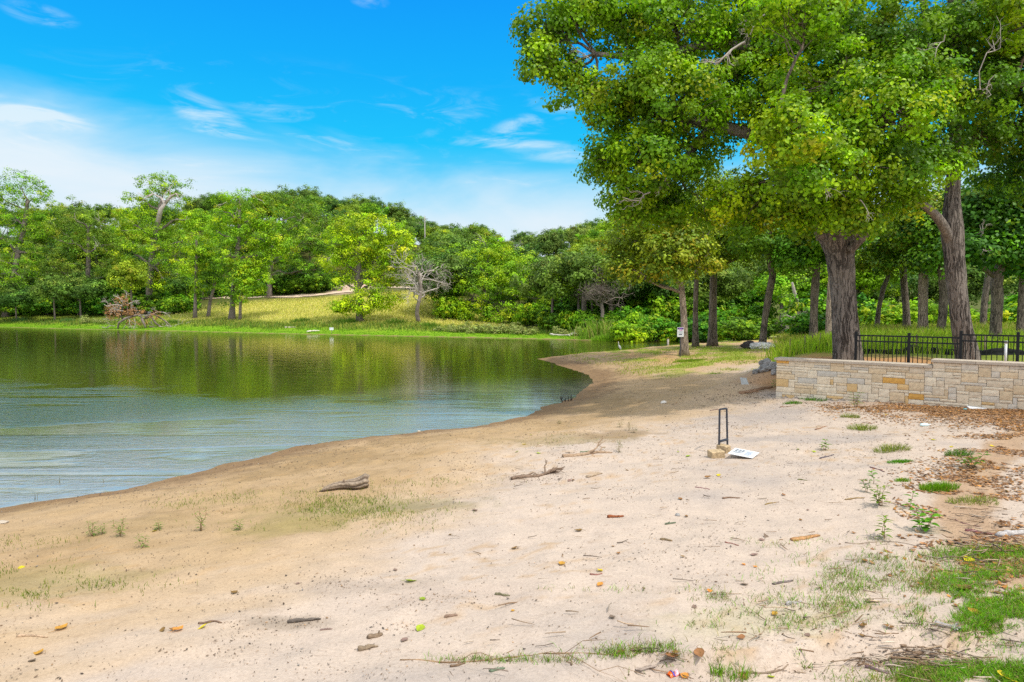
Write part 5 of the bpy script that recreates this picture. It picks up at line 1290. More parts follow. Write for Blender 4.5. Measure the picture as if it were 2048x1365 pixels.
stick('broken branch stub slanting up from the debris below the sand flat', (1095,948), (1125,938), .028, 12, (.26,.18,.13), 1, None, 'branch', 'driftwood_branch')
stick('long crooked bleached branch on the tan sand', (1125,915), (1225,907), .035, 13, (.34,.24,.16), 3, None, 'branch', 'driftwood_branch')
stick('light curved twig apart on the pink sand', (1172,955), (1205,948), .02, 14, (.38,.29,.2), 1)
stick('thin curved stick in front of the sign board', (1445,998), (1480,997), .012, 15, (.2,.13,.09))
stick('dark drift log by the corner of the stone wall', (1478,788), (1545,776), .055, 16, (.30,.19,.12), 2, None, 'log', 'driftwood_log')
stick('grey stick in the thin grass of the near sand', (1545,1170), (1586,1162), .013, 17, (.16,.13,.12), 0)
stick('pale grey stick above the sand step', (1573,1211), (1603,1204), .014, 18, (.40,.37,.36), 0)
stick('flat grey plank of driftwood lowest beside the orange wrapper', (1272,1338), (1315,1331), .02, 19, (.33,.27,.23), 0, None, 'bark', 'bark_strip', .5)
stick('forked pale branch lying in the twig pile', (1870,1250), (1925,1262), .022, 20, (.38,.35,.33), 3, None, 'branch', 'driftwood_branch')
stick('long dark stick crossing the twig pile', (1800,1318), (1900,1288), .018, 21, (.22,.15,.10), 1)
stick('thin bent twig across the near sand at the bottom', (1480,1348), (1590,1326), .009, 22, (.24,.18,.13), 1)
stick('curved dry stem on the sand just above the thick grass', (1690,1086), (1860,1094), .006, 23, (.28,.22,.17), 3, None, 'stick', 'driftwood_stick', 1, .5, .22)
stick('long creeping stem trailing over the near sand', (800,1321), (1260,1312), .006, 24, (.30,.20,.12), 4, None, 'stem', 'creeping_stem', 1, .5, .03)
stick('bleached driftwood curved over the far mudbank', (614,666), (640,664), .10, 25, (.62,.56,.48), 2, None, 'branch', 'driftwood_branch', 1, 1.5, .3)
stick('bleached pole lying on the far green bank', (570,656), (592,656), .12, 26, (.60,.52,.40), 0, None, 'log', 'driftwood_log')
stick('white dead branch on the far bank near the sage weeds', (1100,672), (1140,676), .10, 27, (.55,.50,.44), 3, None, 'branch', 'driftwood_branch', 1, 2, .15)
stick('pale log on the green bank below the bare brown tree', (866,661), (884,661), .10, 28, (.55,.48,.38), 0, None, 'log', 'driftwood_log')
for i, (a, b) in enumerate([((1160,905),(1180,903)),((1390,975),(1420,980)),((1530,1010),(1552,1006)),((1640,918),(1668,910)),((1595,960),(1615,962)),((1690,1000),(1730,996)),((1320,1080),(1345,1083)),((1180,1150),(1205,1148)),((990,1190),(1020,1193)),((890,1235),(915,1232)),((1450,1085),(1478,1092)),((1910,1040),(1960,1055)),((1930,1062),(1990,1070)),((1880,1060),(1905,1068)),((1630,860),(1655,853)),((1560,815),(1590,812)),((1420,822),(1450,818)),((900,1335),(930,1328)),((980,1345),(1010,1338)),((1330,1050),(1352,1046)),((1740,935),(1770,945)),((1980,900),(2040,912)),((1960,1105),(2010,1098)),((1730,1335),(1780,1350)),((640,1262),(665,1259))]):
    stick('short dark stick lying loose on the sand', a, b, rl.uniform(.007, .014), 60 + i, (rl.uniform(.12,.3), rl.uniform(.10,.2), rl.uniform(.06,.14)), int(rl.integers(0, 2)), 'short sticks on the sand')

# ================================================================== stones
def rock(name, label, cat, p, size, seed, mat, rz=0.0, rough=.25, sub=4, group=None):
    bm = bmesh.new(); bmesh.ops.create_icosphere(bm, subdivisions=sub, radius=1.0)
    off = Vector((seed * 3.7, seed * 1.3, seed * 7.1))
    for v in bm.verts:
        d = v.co.normalized(); k = 1 + rough * (mnoise.noise(d * 1.4 + off) * 1.1 + mnoise.noise(d * 3.2 + off) * .6 + mnoise.noise(d * 8 + off) * .2)
        f = mnoise.cell(d * 1.8 + off) * .08
        v.co = Vector((d.x * k * size[0], d.y * k * size[1], (d.z * (k + f)) * size[2]))
    me = bpy.data.meshes.new(name); bm.to_mesh(me); bm.free(); me.materials.append(mat)
    o = link(bpy.data.objects.new(name, me)); o.location = [float(p[0]), float(p[1]), float(p[2] + size[2] * .45)]; o.rotation_euler = (0, 0, rz)
    return tag(o, label, cat, group)
M_ROCKW = plain('white_boulder', (.66, .64, .62), .95, .1, 0, .35, 1.6, .8, .06)
M_ROCKG = plain('grey_rock', (.30, .29, .28), .95, .1, 0, .30, 5.0, .8, .04)
M_ROCKB = plain('dark_rock', (.07, .06, .06), .95, .1, 0, .4, 3.0, .8, .05)
g = ground(1522, 698); rock('boulder', 'white and grey boulder largest of those at the edge of the tall grass', 'boulder', g, (.62,.45,.26), 1, M_ROCKW)
rock('boulder', 'smaller pale boulder tucked behind the largest white boulder', 'boulder', g + np.array([.65,.5,0]), (.4,.35,.22), 2, M_ROCKW)
rock('boulder', 'nearly black boulder beside the largest white boulder', 'boulder', g + np.array([-.45,.75,0]), (.4,.35,.28), 3, M_ROCKB)
for i, (px, py, s, lab) in enumerate([(1530,742,(.34,.30,.20),'grey rubble rock biggest of the heap at the wall end'),(1513,746,(.22,.2,.13),'grey rubble rock lowest of the heap, on the beach side'),(1545,738,(.28,.26,.22),'grey rubble rock touching the wall end'),(1530,733,(.3,.3,.26),'grey rubble rock at the back of the heap'),(1550,748,(.22,.2,.14),'small grey rubble rock in front of the heap')]):
    rock('rubble_rock', lab, 'rock', ground(px, py), tuple(q * .62 for q in s), 20 + i, M_ROCKG, i * 1.1, .35)
g = at(1580, 716, 21.0); g[2] = hz(g[0], g[1]); rock('boulder', 'flat grey boulder peeping over the coping at the wall end', 'boulder', g + np.array([0,0,.0]), (.36,.28,.24), 31, M_ROCKW)
rock('stone', 'small white stone on the tan sand in line with the wall', 'stone', ground(1327, 807), (.085,.07,.05), 32, plain('white_stone', (.68,.64,.58), .9, .1, 0, .1))
rock('stone', 'tiny pale stone by the water edge below the calm water', 'stone', ground(838, 864), (.045,.04,.025), 33, plain('pale_stone', (.50,.43,.33), .9, .1, 0, .1))
rock('stone', 'grey pebble alone in the pink sand under the sign board', 'stone', ground(1355, 1032), (.03,.025,.022), 34, M_ROCKG)
rock('stone', 'greyish log end at the water edge on the near shore', 'stone', ground(4, 1046), (.09,.05,.02), 35, plain('log_end', (.42,.36,.29), .9, .1, 0, .1))  # greyish log end, shaped with the rock mesh

# ================================================================== fallen notice board, its frame and footings
M_STEEL = plain('dark_steel', (.045, .05, .065), .5, .4, .3, .2, 20, .05)
M_CONC = plain('sandy_concrete', (.44, .33, .20), .95, .05, 0, .25, 20, .8, .01)
M_WHITE = plain('white_board', (.72, .74, .76), .45, .4, 0, .05, 10, 0)
A = ground(1438, 906); Bq = ground(1455.5, 898.5); 
fr = thing('sign_frame', 'empty black metal sign frame leaning in the sand beside the fallen white board', 'sign frame', A)
k = A[1] / F; ht = 88 * k
ax = unit(Bq - A); bl = np.linalg.norm(Bq - A); t0 = np.array([0, 0, ht]); t1 = Bq - A + np.array([-.03, 0, ht * .965])
def bar(mb, a, b, w):
    a = np.asarray(a, float); b = np.asarray(b, float); mb.tube([a, b], [w * .72, w * .72], 4, None, True)
mb = MB(); bar(mb, [0, 0, -.12], t0, .025); mb.build('upright', M_STEEL, fr, False)
mb = MB(); bar(mb, Bq - A + np.array([0, 0, -.12]), t1, .025); mb.build('upright', M_STEEL, fr, False)
mb = MB(); bar(mb, t0 + ax * .012, t1 - ax * .012, .024); mb.build('top_rail', M_STEEL, fr, False)
mb = MB(); bar(mb, t0 * .26 + ax * .012, (Bq - A) + (t1 - Bq + A) * .24 - ax * .012, .034); mb.build('lower_rail', M_STEEL, fr, False)
def block(label, p, s, rz, sd):
    bm = bmesh.new(); bmesh.ops.create_cube(bm, size=1.0); bmesh.ops.subdivide_edges(bm, edges=bm.edges[:], cuts=6, use_grid_fill=True)
    for v in bm.verts:
        nz = mnoise.noise(v.co * 5 + Vector((sd, 0, 0))) * .05 + mnoise.noise(v.co * 14) * .02
        v.co = Vector((v.co.x * s[0] * (1 + nz), v.co.y * s[1] * (1 + nz), v.co.z * s[2] * (1 + nz)))
    me = bpy.data.meshes.new('concrete_footing'); bm.to_mesh(me); bm.free(); me.materials.append(M_CONC)
    o = link(bpy.data.objects.new('concrete_footing', me)); o.location = (float(p[0]), float(p[1]), float(p[2])); o.rotation_euler = (.06, -.05, rz)
    b = o.modifiers.new('bevel', 'BEVEL'); b.width = .012; b.segments = 2; b.limit_method = 'ANGLE'
    return tag(o, label, 'concrete block')
q = ground(1435, 917); block('sandy concrete footing in front of the empty sign frame', q + np.array([0, .08, .05]), (.235,.19,.125), .12, 3)
q = ground(1451, 908); block('grey concrete footing half hidden by the fallen white board', q + np.array([.0, .12, .06]), (.14,.2,.14), .7, 9)
g0 = ground(1505, 919); g1 = ground(1528, 906)
g0[2] += .012; v_ = g1 - g0; v_[2] = .012; v_ = unit(v_) * .46
l0 = at(1453, 911, g0[1] + .05) ; u_ = g0 - l0; u_[2] = -.055; 
u_ = u_ - v_ * (np.dot(u_, v_) / np.dot(v_, v_)) * .40
nb = unit(np.cross(u_, v_)); nb = nb if nb[2] > 0 else -nb
bd = thing('notice_board', 'white printed notice board fallen flat on the sand beside its frame', 'sign', g0)
def bquad(mb, a0, a1, b0, b1, h0, h1):
    def pt(a, b, h): return -u_ * (1 - a) * 1.0 + v_ * b + nb * h
    c = [pt(a0,b0,h0),pt(a1,b0,h0),pt(a1,b1,h0),pt(a0,b1,h0),pt(a0,b0,h1),pt(a1,b0,h1),pt(a1,b1,h1),pt(a0,b1,h1)]
    mb.add(c, [[0,3,2,1],[4,5,6,7],[0,1,5,4],[1,2,6,5],[2,3,7,6],[3,0,4,7]])
mb = MB(); bquad(mb, 0, 1, 0, 1, 0, .008); bpan = mb.build('panel', M_WHITE, bd, False)
M_INK = plain('grey_ink', (.10,.12,.15), .6, .3, 0, .1, 20, 0); M_INKL = plain('pale_ink', (.22,.27,.36), .6, .3, 0, .1, 20, 0)
mb = MB(); rk = np.random.default_rng(3)
for i in range(3):
    for j in range(2): bquad(mb, .10 + .135 * i, .10 + .135 * i + .105, .55 + .19 * j, .55 + .19 * j + .13, .008, .0095)
for j in range(3): bquad(mb, .10, .10 + rk.uniform(.3, .38), .30 + .075 * j, .335 + .075 * j, .008, .0095)
mb.build('picture_print', M_INK, bpan, False)
mb = MB()
for j in range(8): bquad(mb, .56, .56 + rk.uniform(.22, .36), .14 + .095 * j, .185 + .095 * j, .008, .0095)
mb.build('text_print', M_INKL, bpan, False)

def plate(name, label, cat, corners, th_, mat, base):
    c = [np.asarray(q) - base for q in corners]; n = unit(np.cross(c[1] - c[0], c[3] - c[0])); mb = MB()
    v = [q - n * th_ / 2 for q in c] + [q + n * th_ / 2 for q in c]
    mb.add(v, [[0,3,2,1],[4,5,6,7],[0,1,5,4],[1,2,6,5],[2,3,7,6],[3,0,4,7]]); o = mb.build(name, mat, None, False); o.location = [float(q) for q in base]
    b = o.modifiers.new('bevel', 'BEVEL'); b.width = min(.01, th_ * .3); b.segments = 2
    return tag(o, label, cat)
g = ground(1491, 769); k = g[1] / F
plate('stone_slab', 'thin pale grey slab leaning on the dirt mound near the wall end', 'slab', [g + np.array([-.11,0,-.03]), g + np.array([.10,-.03,-.03]), g + np.array([.06,.10,.18]), g + np.array([-.13,.12,.19])], .03, plain('pale_slab', (.46,.48,.48), .8, .2, 0, .1), g)
g = ground(1956, 814)
plate('stone_slab', 'white flat slab half buried in leaves at the foot of the wall', 'slab', [g + np.array([-.26,-.08,.0]), g + np.array([.24,-.24,.01]), g + np.array([.30,-.02,.06]), g + np.array([-.20,.14,.05])], .035, M_WHITE, g)

# small litter
def crumple(name, label, cat, p, L, Wd, col, rz, parts):
    th = thing(name, label, cat, p, rz); r = np.random.default_rng(4)
    def sheet(nm, x0, x1, c, h):
        u = np.linspace(x0, x1, 12); v = np.linspace(-1, 1, 9); U, V = np.meshgrid(u, v, indexing='ij')
        Zs = h + .018 * (1 - V ** 2) + .012 * np.sin(U * 140) * .5 + r.normal(0, .0025, U.shape)
        top = np.stack([U, V * Wd / 2 * (1 - .15 * np.abs(np.sin(U * 60))), Zs], -1).reshape(-1, 3); bot = top.copy(); bot[:, 2] = h * .5 + .001
        ix = np.arange(108).reshape(12, 9); q = np.stack([ix[:-1, :-1], ix[1:, :-1], ix[1:, 1:], ix[:-1, 1:]], -1).reshape(-1, 4)
        mb = MB(); mb.add(np.vstack([top, bot]), np.vstack([q, q[:, ::-1] + 108])); mb.build(nm, plain(nm, c, .3, .5, 0, .08, 30, 0), th)
    for pt in parts: sheet(*pt)
    return th
g = ground(1350, 1349)
crumple('wrapper', 'crumpled shiny orange wrapper with a dark violet stripe on the near sand', 'wrapper', g, .10, .055, None, .45, [('foil_sheet', -.055, .055, (.85,.13,.01), .004), ('printed_stripe', -.034, -.010, (.10,.06,.35), .008), ('printed_band', -.006, .016, (.9,.45,.55), .008)])
g = ground(1849, 853)
bt = thing('plastic_bottle', 'small pale blue plastic bottle lying in the leaf litter', 'bottle', g + np.array([0, 0, .03]), .1)
mb = MB(); t = np.linspace(-1, 1, 14); rr_ = .032 * np.sqrt(np.clip(1 - np.abs(t) ** 6, 0.02, 1)) * np.where(t > .5, 1 - (t - .5) * 1.1, 1); mb.tube(np.stack([t * .10, t * 0, t * 0], 1), rr_, 12); mb.build('bottle_body', plain('pale_blue_plastic', (.55,.72,.75), .2, .5, 0, .05, 10, 0), bt)
mb = MB(); mb.tube([(.098, 0, 0), (.122, 0, 0)], [.014, .014], 10); mb.build('cap', M_WHITE, bt)
g = ground(1930, 820); 
ct = thing('bottle_cap', 'tiny teal bottle cap in the leaves below the wall', 'cap', g); mb = MB(); mb.tube([(0,0,.0),(0,0,.03)], [.04,.036], 12); mb.build('shell', plain('teal_plastic', (.05,.38,.45), .3, .5, 0, .05, 10, 0), ct)

# ================================================================== seedlings, weeds and tufts on the sand
def sprig(name, label, p, h, stems, nl, L, asp, cols, seed, cat='seedling', group=None, sp=.35, droop=.2, tipcol=None):
    r = np.random.default_rng(seed); th = thing(name, label, cat, p, r.uniform(0, 6.28), group)
    sb = MB(); lb = MB()
    L = L * 1.55
    for s_ in range(stems):
        a = s_ / max(1, stems) * 6.28 + r.uniform(-.4, .4); lean = sp if stems > 1 else .1
        tip = np.array([math.cos(a) * lean * h, math.sin(a) * lean * h, h * r.uniform(.8, 1.05)])
        P = bend((0, 0, -.02), tip, 8, r, .08); sb.tube(P, np.linspace(.0045, .0018, 8) * (h / .25) ** .5, 5, (.25,.16,.08))
        for i in range(nl):
            t = .25 + .75 * (i + .5) / nl; q = P[min(7, int(t * 7))]; az_ = i * 2.4 + s_
            d = np.array([math.cos(az_), math.sin(az_), .35 - droop * (1 - t)]); d = unit(d); Ls = L * r.uniform(.7, 1.2) * (1 - .45 * t * .8)
            side = unit(np.cross(d, [0, 0, 1.0])); nrm = np.cross(side, d)
            u = np.linspace(0, 1, 6); wv = np.sin(np.pi * (u * .96 + .02) ** .8) * asp * Ls * .5
            mid = q + d[None] * (u[:, None] * Ls + .01) - np.array([0, 0, 1.0])[None] * (u[:, None] ** 2) * Ls * .25
            V = np.concatenate([mid - side * wv[:, None] + nrm * wv[:, None] * .35, mid, mid + side * wv[:, None] + nrm * wv[:, None] * .35])
            k = np.arange(5)[:, None]; qd = np.concatenate([k + [0, 1, 7, 6], k + [6, 7, 13, 12]])
            c = np.array(cols[r.integers(len(cols))]) * r.uniform(.8, 1.2)
            if tipcol is not None and t > .8: c = np.array(tipcol)
            lb.add(V, qd, None, np.tile(c, (18, 1)))
    sb.build('stem', attr_mat('seedling_stem', .8) if 'seedling_stem' not in bpy.data.materials else bpy.data.materials['seedling_stem'], th)
    lb.build('foliage', M_GRASS, th)
    return th
G1 = [(.11,.30,.015),(.15,.36,.018),(.09,.24,.015)]; G2 = [(.15,.27,.02),(.22,.30,.03),(.12,.20,.02)]
sprig('seedling', 'broad-leaved bright green seedling, the bushiest plant on the near sand', ground(1848,1062), .26, 4, 7, .085, .62, G1, 1, sp=.5)
sprig('seedling', 'upright narrow-leaved seedling standing alone below the others', ground(1769,1078), .24, 2, 12, .075, .30, G2, 2, sp=.15)
sprig('seedling', 'spindly seedling with a reddish top behind the bushiest plant', ground(1821,1020), .25, 1, 12, .07, .45, G1, 3, tipcol=(.25,.08,.04))
sprig('seedling', 'leafy seedling with rosette of leaves at mid slope', ground(1761,1012), .26, 3, 9, .075, .42, G2, 4, sp=.25)
sprig('seedling', 'small grey-green seedling at the foot of the tall thin one', ground(1733,985), .20, 2, 9, .06, .40, [(.13,.22,.05),(.10,.17,.04)], 5, sp=.2)
sprig('seedling', 'tall thin seedling highest of the slope group', ground(1746,968), .22, 1, 10, .07, .5, G1, 6)
sprig('seedling', 'lone little yellow-green seedling above the slope group', ground(1649,901), .22, 2, 8, .075, .5, G1 + G2, 7, sp=.3)
sprig('seedling', 'dark green seedling growing out of the leaf band', ground(1945,936), .30, 3, 10, .09, .45, [(.08,.20,.015),(.12,.25,.02)], 8, sp=.6)
sprig('seedling', 'seedling against the foot of the wall end', ground(1553,776), .30, 2, 10, .10, .5, G1, 9, sp=.4)
sprig('seedling', 'tall yellowish grass-like weed below the wall', ground(1712,815), .42, 5, 10, .12, .2, G2, 10, 'weed', sp=.3)
for i, (px, py, h) in enumerate([(240,1073,.26),(185,1072,.19),(403,1062,.30),(478,1060,.14),(285,1096,.17),(317,1060,.12),(205,1068,.12),(1258,862,.26),(1268,866,.18),(1240,855,.2),(1238,905,.24),(1118,848,.14)]):
    bl_ = px < 600
    sprig('weed', ['tall feathery weed, bushiest by the near water edge','short feathery weed next to the bushiest one','tall thin feathery weed nearest the mossy hollow','low weed just before the mossy hollow','low weed below the row of feathery weeds','tiny weed between the feathery weeds','tiny weed touching the short feathery weed','dark weed tallest on the sand flat','dark weed beside the tallest on the sand flat','small dark weed above the tallest on the sand flat','dark weed standing by the crooked bleached branch','tiny weed nearest the stumps at the water'][i], ground(px, py), h, 3 if i < 3 else 2, 14, .05, .22, [(.16,.28,.03),(.12,.22,.02)] if bl_ else [(.10,.16,.02),(.14,.15,.03)], 30 + i, 'weed', None, .25)
def tuft(label, px, py, wr, h, n, cols, seed, lean=.6, bw=.006, cat='grass tuft'):
    r = np.random.default_rng(seed); g = ground(px, py); a = r.uniform(0, 6.28, n); q = r.uniform(0, 1, n) ** .6
    lx, ly = np.cos(a) * q * wr, np.sin(a) * q * wr * .6
    B = np.stack([lx, ly, H(g[0] + lx, g[1] + ly) - g[2]], 1)
    mb = MB(); blades(mb, B, h * r.uniform(.5, 1.1, n) * (1.1 - .5 * q), bw, r.uniform(.3, 1.2, n) * lean, mixcol(cols, [1] * len(cols), n, r), r, a + r.normal(0, .5, n))
    o = mb.build('grass_tuft', M_GRASS); o.location = [float(v) for v in g]; return tag(o, label, cat)
GT = [(.16,.32,.014),(.20,.35,.02),(.12,.26,.014)]; GY = [(.22,.28,.05),(.30,.30,.09),(.18,.24,.03)]
tuft('thick bright grass tuft on the slope beside the twig band', 1878, 980, .24, .13, 700, GT, 1)
tuft('wispy spreading grass tuft in the upper slope', 1783, 902, .30, .16, 420, GY, 2, .9)
tuft('pale spiky grass tuft below the yellowish weed', 1724, 860, .30, .16, 380, GY, 3, .9)
tuft('small thin tuft under the wall beside the dead stick', 1700, 836, .22, .14, 240, GY, 4, .8)
tuft('low dense green clump by the wall, widest of the two', 1640, 801, .42, .12, 800, [(.08,.22,.012),(.12,.27,.012)], 5)
tuft('low dense green clump by the wall, smaller and nearer the corner', 1585, 807, .26, .09, 420, [(.09,.24,.012),(.12,.27,.014)], 6)
tuft('small green tuft at the very corner foot of the wall', 1612, 786, .22, .08, 260, [(.09,.24,.012),(.12,.27,.014)], 7)
tuft('round green cushion in the middle of the slope', 1800, 925, .20, .06, 420, [(.08,.26,.012),(.12,.30,.014)], 8)
tuft('little lime cushion below the round green one', 1805, 962, .11, .05, 220, GT, 9)
tuft('bluish green tuft growing in the leaf band', 1918, 912, .22, .14, 300, [(.09,.18,.03),(.13,.22,.05)], 10)
tuft('sparse grass tuft in front of the thick bright one', 1945, 1005, .30, .10, 320, GY, 11, 1.0)
tuft('long blade grass shoot at the bottom of the near sand', 1432, 1352, .04, .14, 18, GT, 12, .3, .007)
tuft('leaning grass shoots at the bottom near the long blade one', 1475, 1360, .07, .18, 16, GT, 13, .6, .007)
tuft('small clump of green below the sand step', 1605, 1328, .06, .06, 40, GT, 14, .7)
tuft('green turf patch out on the tan edge of the point', 1380, 722, .9, .10, 2600, [(.22,.34,.03),(.28,.35,.04)], 15, .8, .014)
tuft('tiny turf patch above the dirt mound', 1432, 748, .3, .08, 160, GT, 16, .7, .01)

# ================================================================== things at the water
M_STUMP = plain('wet_black_wood', (.035, .03, .025), .8, .2, 0, .3, 8, .5)
sg = np.array([*plane_pt(1128, 806), 0.0])
for i, (dx, dy, h, lab) in enumerate([(-.10,.0,.24,'dark broken snag nearest the open water in the shallows'),(.06,.06,.16,'short dark snag in the middle of the shallows group'),(.22,.02,.22,'dark snag with a forked tip in the shallows'),(.34,.10,.28,'leaning snag nearest the sand in the shallows')]):
    r = np.random.default_rng(70 + i); mb = MB(); P = bend((0, 0, -.2), (r.normal(0, .06), 0, h), 6, r, .12); mb.tube(P, np.linspace(.035, .012, 6), 6, None, True, .3, i)
    branchy(mb, P[3], (r.normal(0, .6), 0, .8), h * .5, .014, 1, r, 5, None, .6, (1, 2))
    o = mb.build('water_snag', M_STUMP); o.location = sg + np.array([dx, dy, 0]); tag(o, lab, 'snag')
for (px, py, lab) in [(118,966,'pair of thin reeds standing in the near water'),(207,966,'single thin reed standing in the near water'),(73,1000,'short dead reeds at the near water edge')]:
    x, y = plane_pt(px, py); r = np.random.default_rng(px); mb = MB(); n = 3 if px != 207 else 2
    B = np.stack([r.normal(0, .02, n), r.normal(0, .02, n), np.full(n, -.05)], 1); blades(mb, B, r.uniform(.12, .2, n), .008, r.uniform(0, .2, n), mixcol([(.12,.10,.05)], [1], n, r), r)
    o = mb.build('water_reed', M_GRASS); o.location = (x, y, 0); tag(o, lab, 'reed')
stick('small mud-brown board edge at the waterline', (648,882), (672,879), .03, 41, (.22,.15,.09), 0, None, 'driftwood', 'driftwood_stick')

# egret
gx_, gy_ = plane_pt(1238, 703, .14); ez = max(hz(gx_, gy_), 0.0)
eg = thing('egret', 'white egret standing tall at the water edge of the point', 'bird', (gx_, gy_, ez), 0)
M_EG = plain('white_plumage', (.82, .82, .80), .8, .1, 0, .03, 20, 0); k = gy_ / F
def E(px, py, dy=0): return np.array([(px - 1238) * k, dy, (703 - py) * k * 1.02])
body = [E(1241.6,700.5), E(1241.2,698.8), E(1240,696.5), E(1238.6,694), E(1237.6,692.2), E(1237.0,690.6), E(1236.9,689.2), E(1237.4,687.9), E(1237.6,686.8), E(1236.9,685.9), E(1236.2,685.7), E(1235.5,685.9)]
tt = np.linspace(0, 1, 12); T2_ = np.linspace(0, 1, 44); BP = np.stack([np.interp(T2_, tt, np.array(body)[:, i]) for i in range(3)], 1)
for _ in range(3): BP[1:-1] = (BP[:-2] + BP[1:-1] * 2 + BP[2:]) / 4
BR = np.interp(T2_, tt, np.array([.15,1.0,1.75,1.75,1.15,.62,.48,.44,.46,.62,.6,.22]) * k)
mb = MB(); mb.tube(BP, BR, 14); ebody = mb.build('body', M_EG, eg)
mb = MB(); mb.tube([E(1235.7,685.8), E(1233.0,686.7)], [.22 * k, .03 * k], 6); mb.build('bill', plain('yellow_bill', (.75,.45,.03), .5, .4, 0, .05, 5, 0), ebody)
for sx in (1238.6, 1240.2):
    mb = MB(); mb.tube([E(sx, 697, 0.0), E(sx + .35, 700, .01), E(sx, 703.4, 0)], [.28 * k, .2 * k, .2 * k], 6); mb.tube([E(sx, 703.2), E(sx - 1.4, 703.3)], [.14 * k, .06 * k], 5); mb.build('leg', M_STUMP, eg)
mb = MB(); W_ = np.array([E(1239.2,693.2,-.0), E(1240.6,696.2,0), E(1241.6,699.2,0), E(1242.2,701.2,0)]); mb.tube(W_ + np.array([0,-.055,0]), np.array([.5,1.2,.8,.1]) * k, 8); mb.build('wing', M_EG, eg)
for s_ in (-1, 1):
    mb = MB(); mb.tube([E(1236.0,685.6) + np.array([0, s_ * .52 * k, 0]), E(1236.0,685.6) + np.array([0, s_ * .64 * k, 0])], [.14 * k, .08 * k], 6); mb.build('eye', M_STUMP, ebody)

# signs
def small_sign(name, label, px, pyt, pyb, wpx, hpx, d, post=True, band=None, lines=4, rz=0.0, basez=None):
    c = at(px, (pyt + pyt + hpx) / 2, d); k = d / F; zb = basez if basez is not None else hz(c[0], c[1])
    th = thing(name, label, 'sign', (c[0], c[1], zb), rz); w, h = wpx * k, hpx * k; zc = c[2] - zb
    mb = MB(); mb.box((0, 0, zc), (w, .012, h)); pn = mb.build('panel', M_WHITE, th, False)
    if post: mb = MB(); mb.box((0, .03, (zc - h / 2 - .15) / 2 + .05), (.045, .04, zc + h / 2 + .1 - .0)); mb.build('post', M_STEEL if band else M_DRIFT, th, False)
    if band:
        mb = MB(); mb.box((0, -.0075, zc + h * .375), (w * .92, .004, h * .19)); mb.build('title_band', plain('violet_print', (.20,.10,.42), .5, .3, 0, .05, 5, 0), pn, False)
        mb = MB(); mb.box((-w * .36, -.0105, zc + h * .375), (w * .14, .004, h * .12)); mb.box((w * .36, -.0105, zc + h * .375), (w * .14, .004, h * .12)); mb.build('icon_print', M_STUMP, pn, False)
        mb = MB(); mb.box((w * .05, -.0075, zc + h * .20), (w * .55, .003, h * .08)); mb.build('subtitle_band', plain('pink_print', (.60,.25,.50), .5, .3, 0, .05, 5, 0), pn, False)
    mb = MB()
    for i in range(lines): mb.box((0, -.0075, zc + h * (.08 - i * .09) if band else zc + h * (.25 - i * .17)), (w * (.72 - .1 * (i % 2)), .003, h * .03))
    mb.build('text_print', M_INKL, pn, False)
    if band: mb = MB(); mb.box((0, -.0075, zc - h * .27), (w * .52, .003, h * .09)); mb.build('footer_print', M_INK, pn, False)
    return th
small_sign('notice_sign', 'white notice sign with a violet heading beside the pale slim oak', 1361, 655.2, 704, 13, 19, 37.2, True, True, 4)
small_sign('notice_sign', 'tiny white sign on a stake in the far shallows', 663, 655.5, 667, 8, 5, gd(663, 667) - .5, True, None, 3, 0, -.2)
small_sign('notice_sign', 'small white sign on the big trunk above the brush pile', 299, 621.5, 634, 6.5, 6, gd(297, 627) - 1.6, True, None, 2)
p = plane_pt(1336, 689); po = thing('water_post', 'grey post standing in the inlet water', 'post', (p[0], p[1], 0)); mb = MB(); mb.tube([(0, 0, -.4), (0, 0, .50)], [.09, .085], 10); mb.build('shaft', M_DEAD, po); mb = MB(); mb.tube([(0, 0, .5), (0, 0, .56)], [.10, .05], 10); mb.build('cap', M_ROCKB, po)
p = at(2011, 712, 19.0); z_ = hz(p[0], p[1]); pv = thing('pipe', 'upright white plastic pipe behind the last fence panel', 'pipe', (p[0], p[1], z_)); mb = MB(); mb.tube([(0, 0, -.1), (0, 0, .62)], [.035, .035], 10); mb.build('tube', plain('white_plastic', (.62,.66,.68), .4, .4, 0, .05, 5, 0), pv); mb = MB(); mb.tube([(0, 0, .6), (0, 0, .67)], [.045, .045], 10); mb.build('cap', M_WHITE, pv)

# ================================================================== brush pile of a fallen dead tree on the far bank
rb = np.random.default_rng(88); g = ground(270, 658); g[2] = max(g[2], 0.02); k = g[1] / F
bp_ = thing('brush_pile', 'big uprooted dead tree with rust-coloured leaves lying at the far water edge', 'fallen tree', g)
def Q(px, py, dy=0.0): return np.array([(px - 270) * k, dy, (660 - py) * k])
mb = MB()
for l, ra in [([(238,662),(240,648),(255,640),(275,632),(290,640)], (.12,.17,.2,.2,.14)), ([(285,640),(300,636),(315,650),(325,661)], (.17,.16,.13,.09)), ([(288,640),(294,650),(296,662)], (.2,.15,.12)), ([(292,636),(305,630),(325,645),(350,660)], (.2,.16,.1,.06)), ([(256,640),(254,620),(253,600),(252,593)], (.12,.1,.07,.04)), ([(243,640),(236,625),(230,618)], (.16,.12,.06)), ([(300,655),(320,660),(345,660)], (.12,.1,.06))]:
    mb.tube(np.array([Q(*q, rb.normal(0, .5)) for q in l]), ra, 7, None, True, .2, ra[0])
mb.build('trunk', M_BARKF, bp_)
mb = MB()
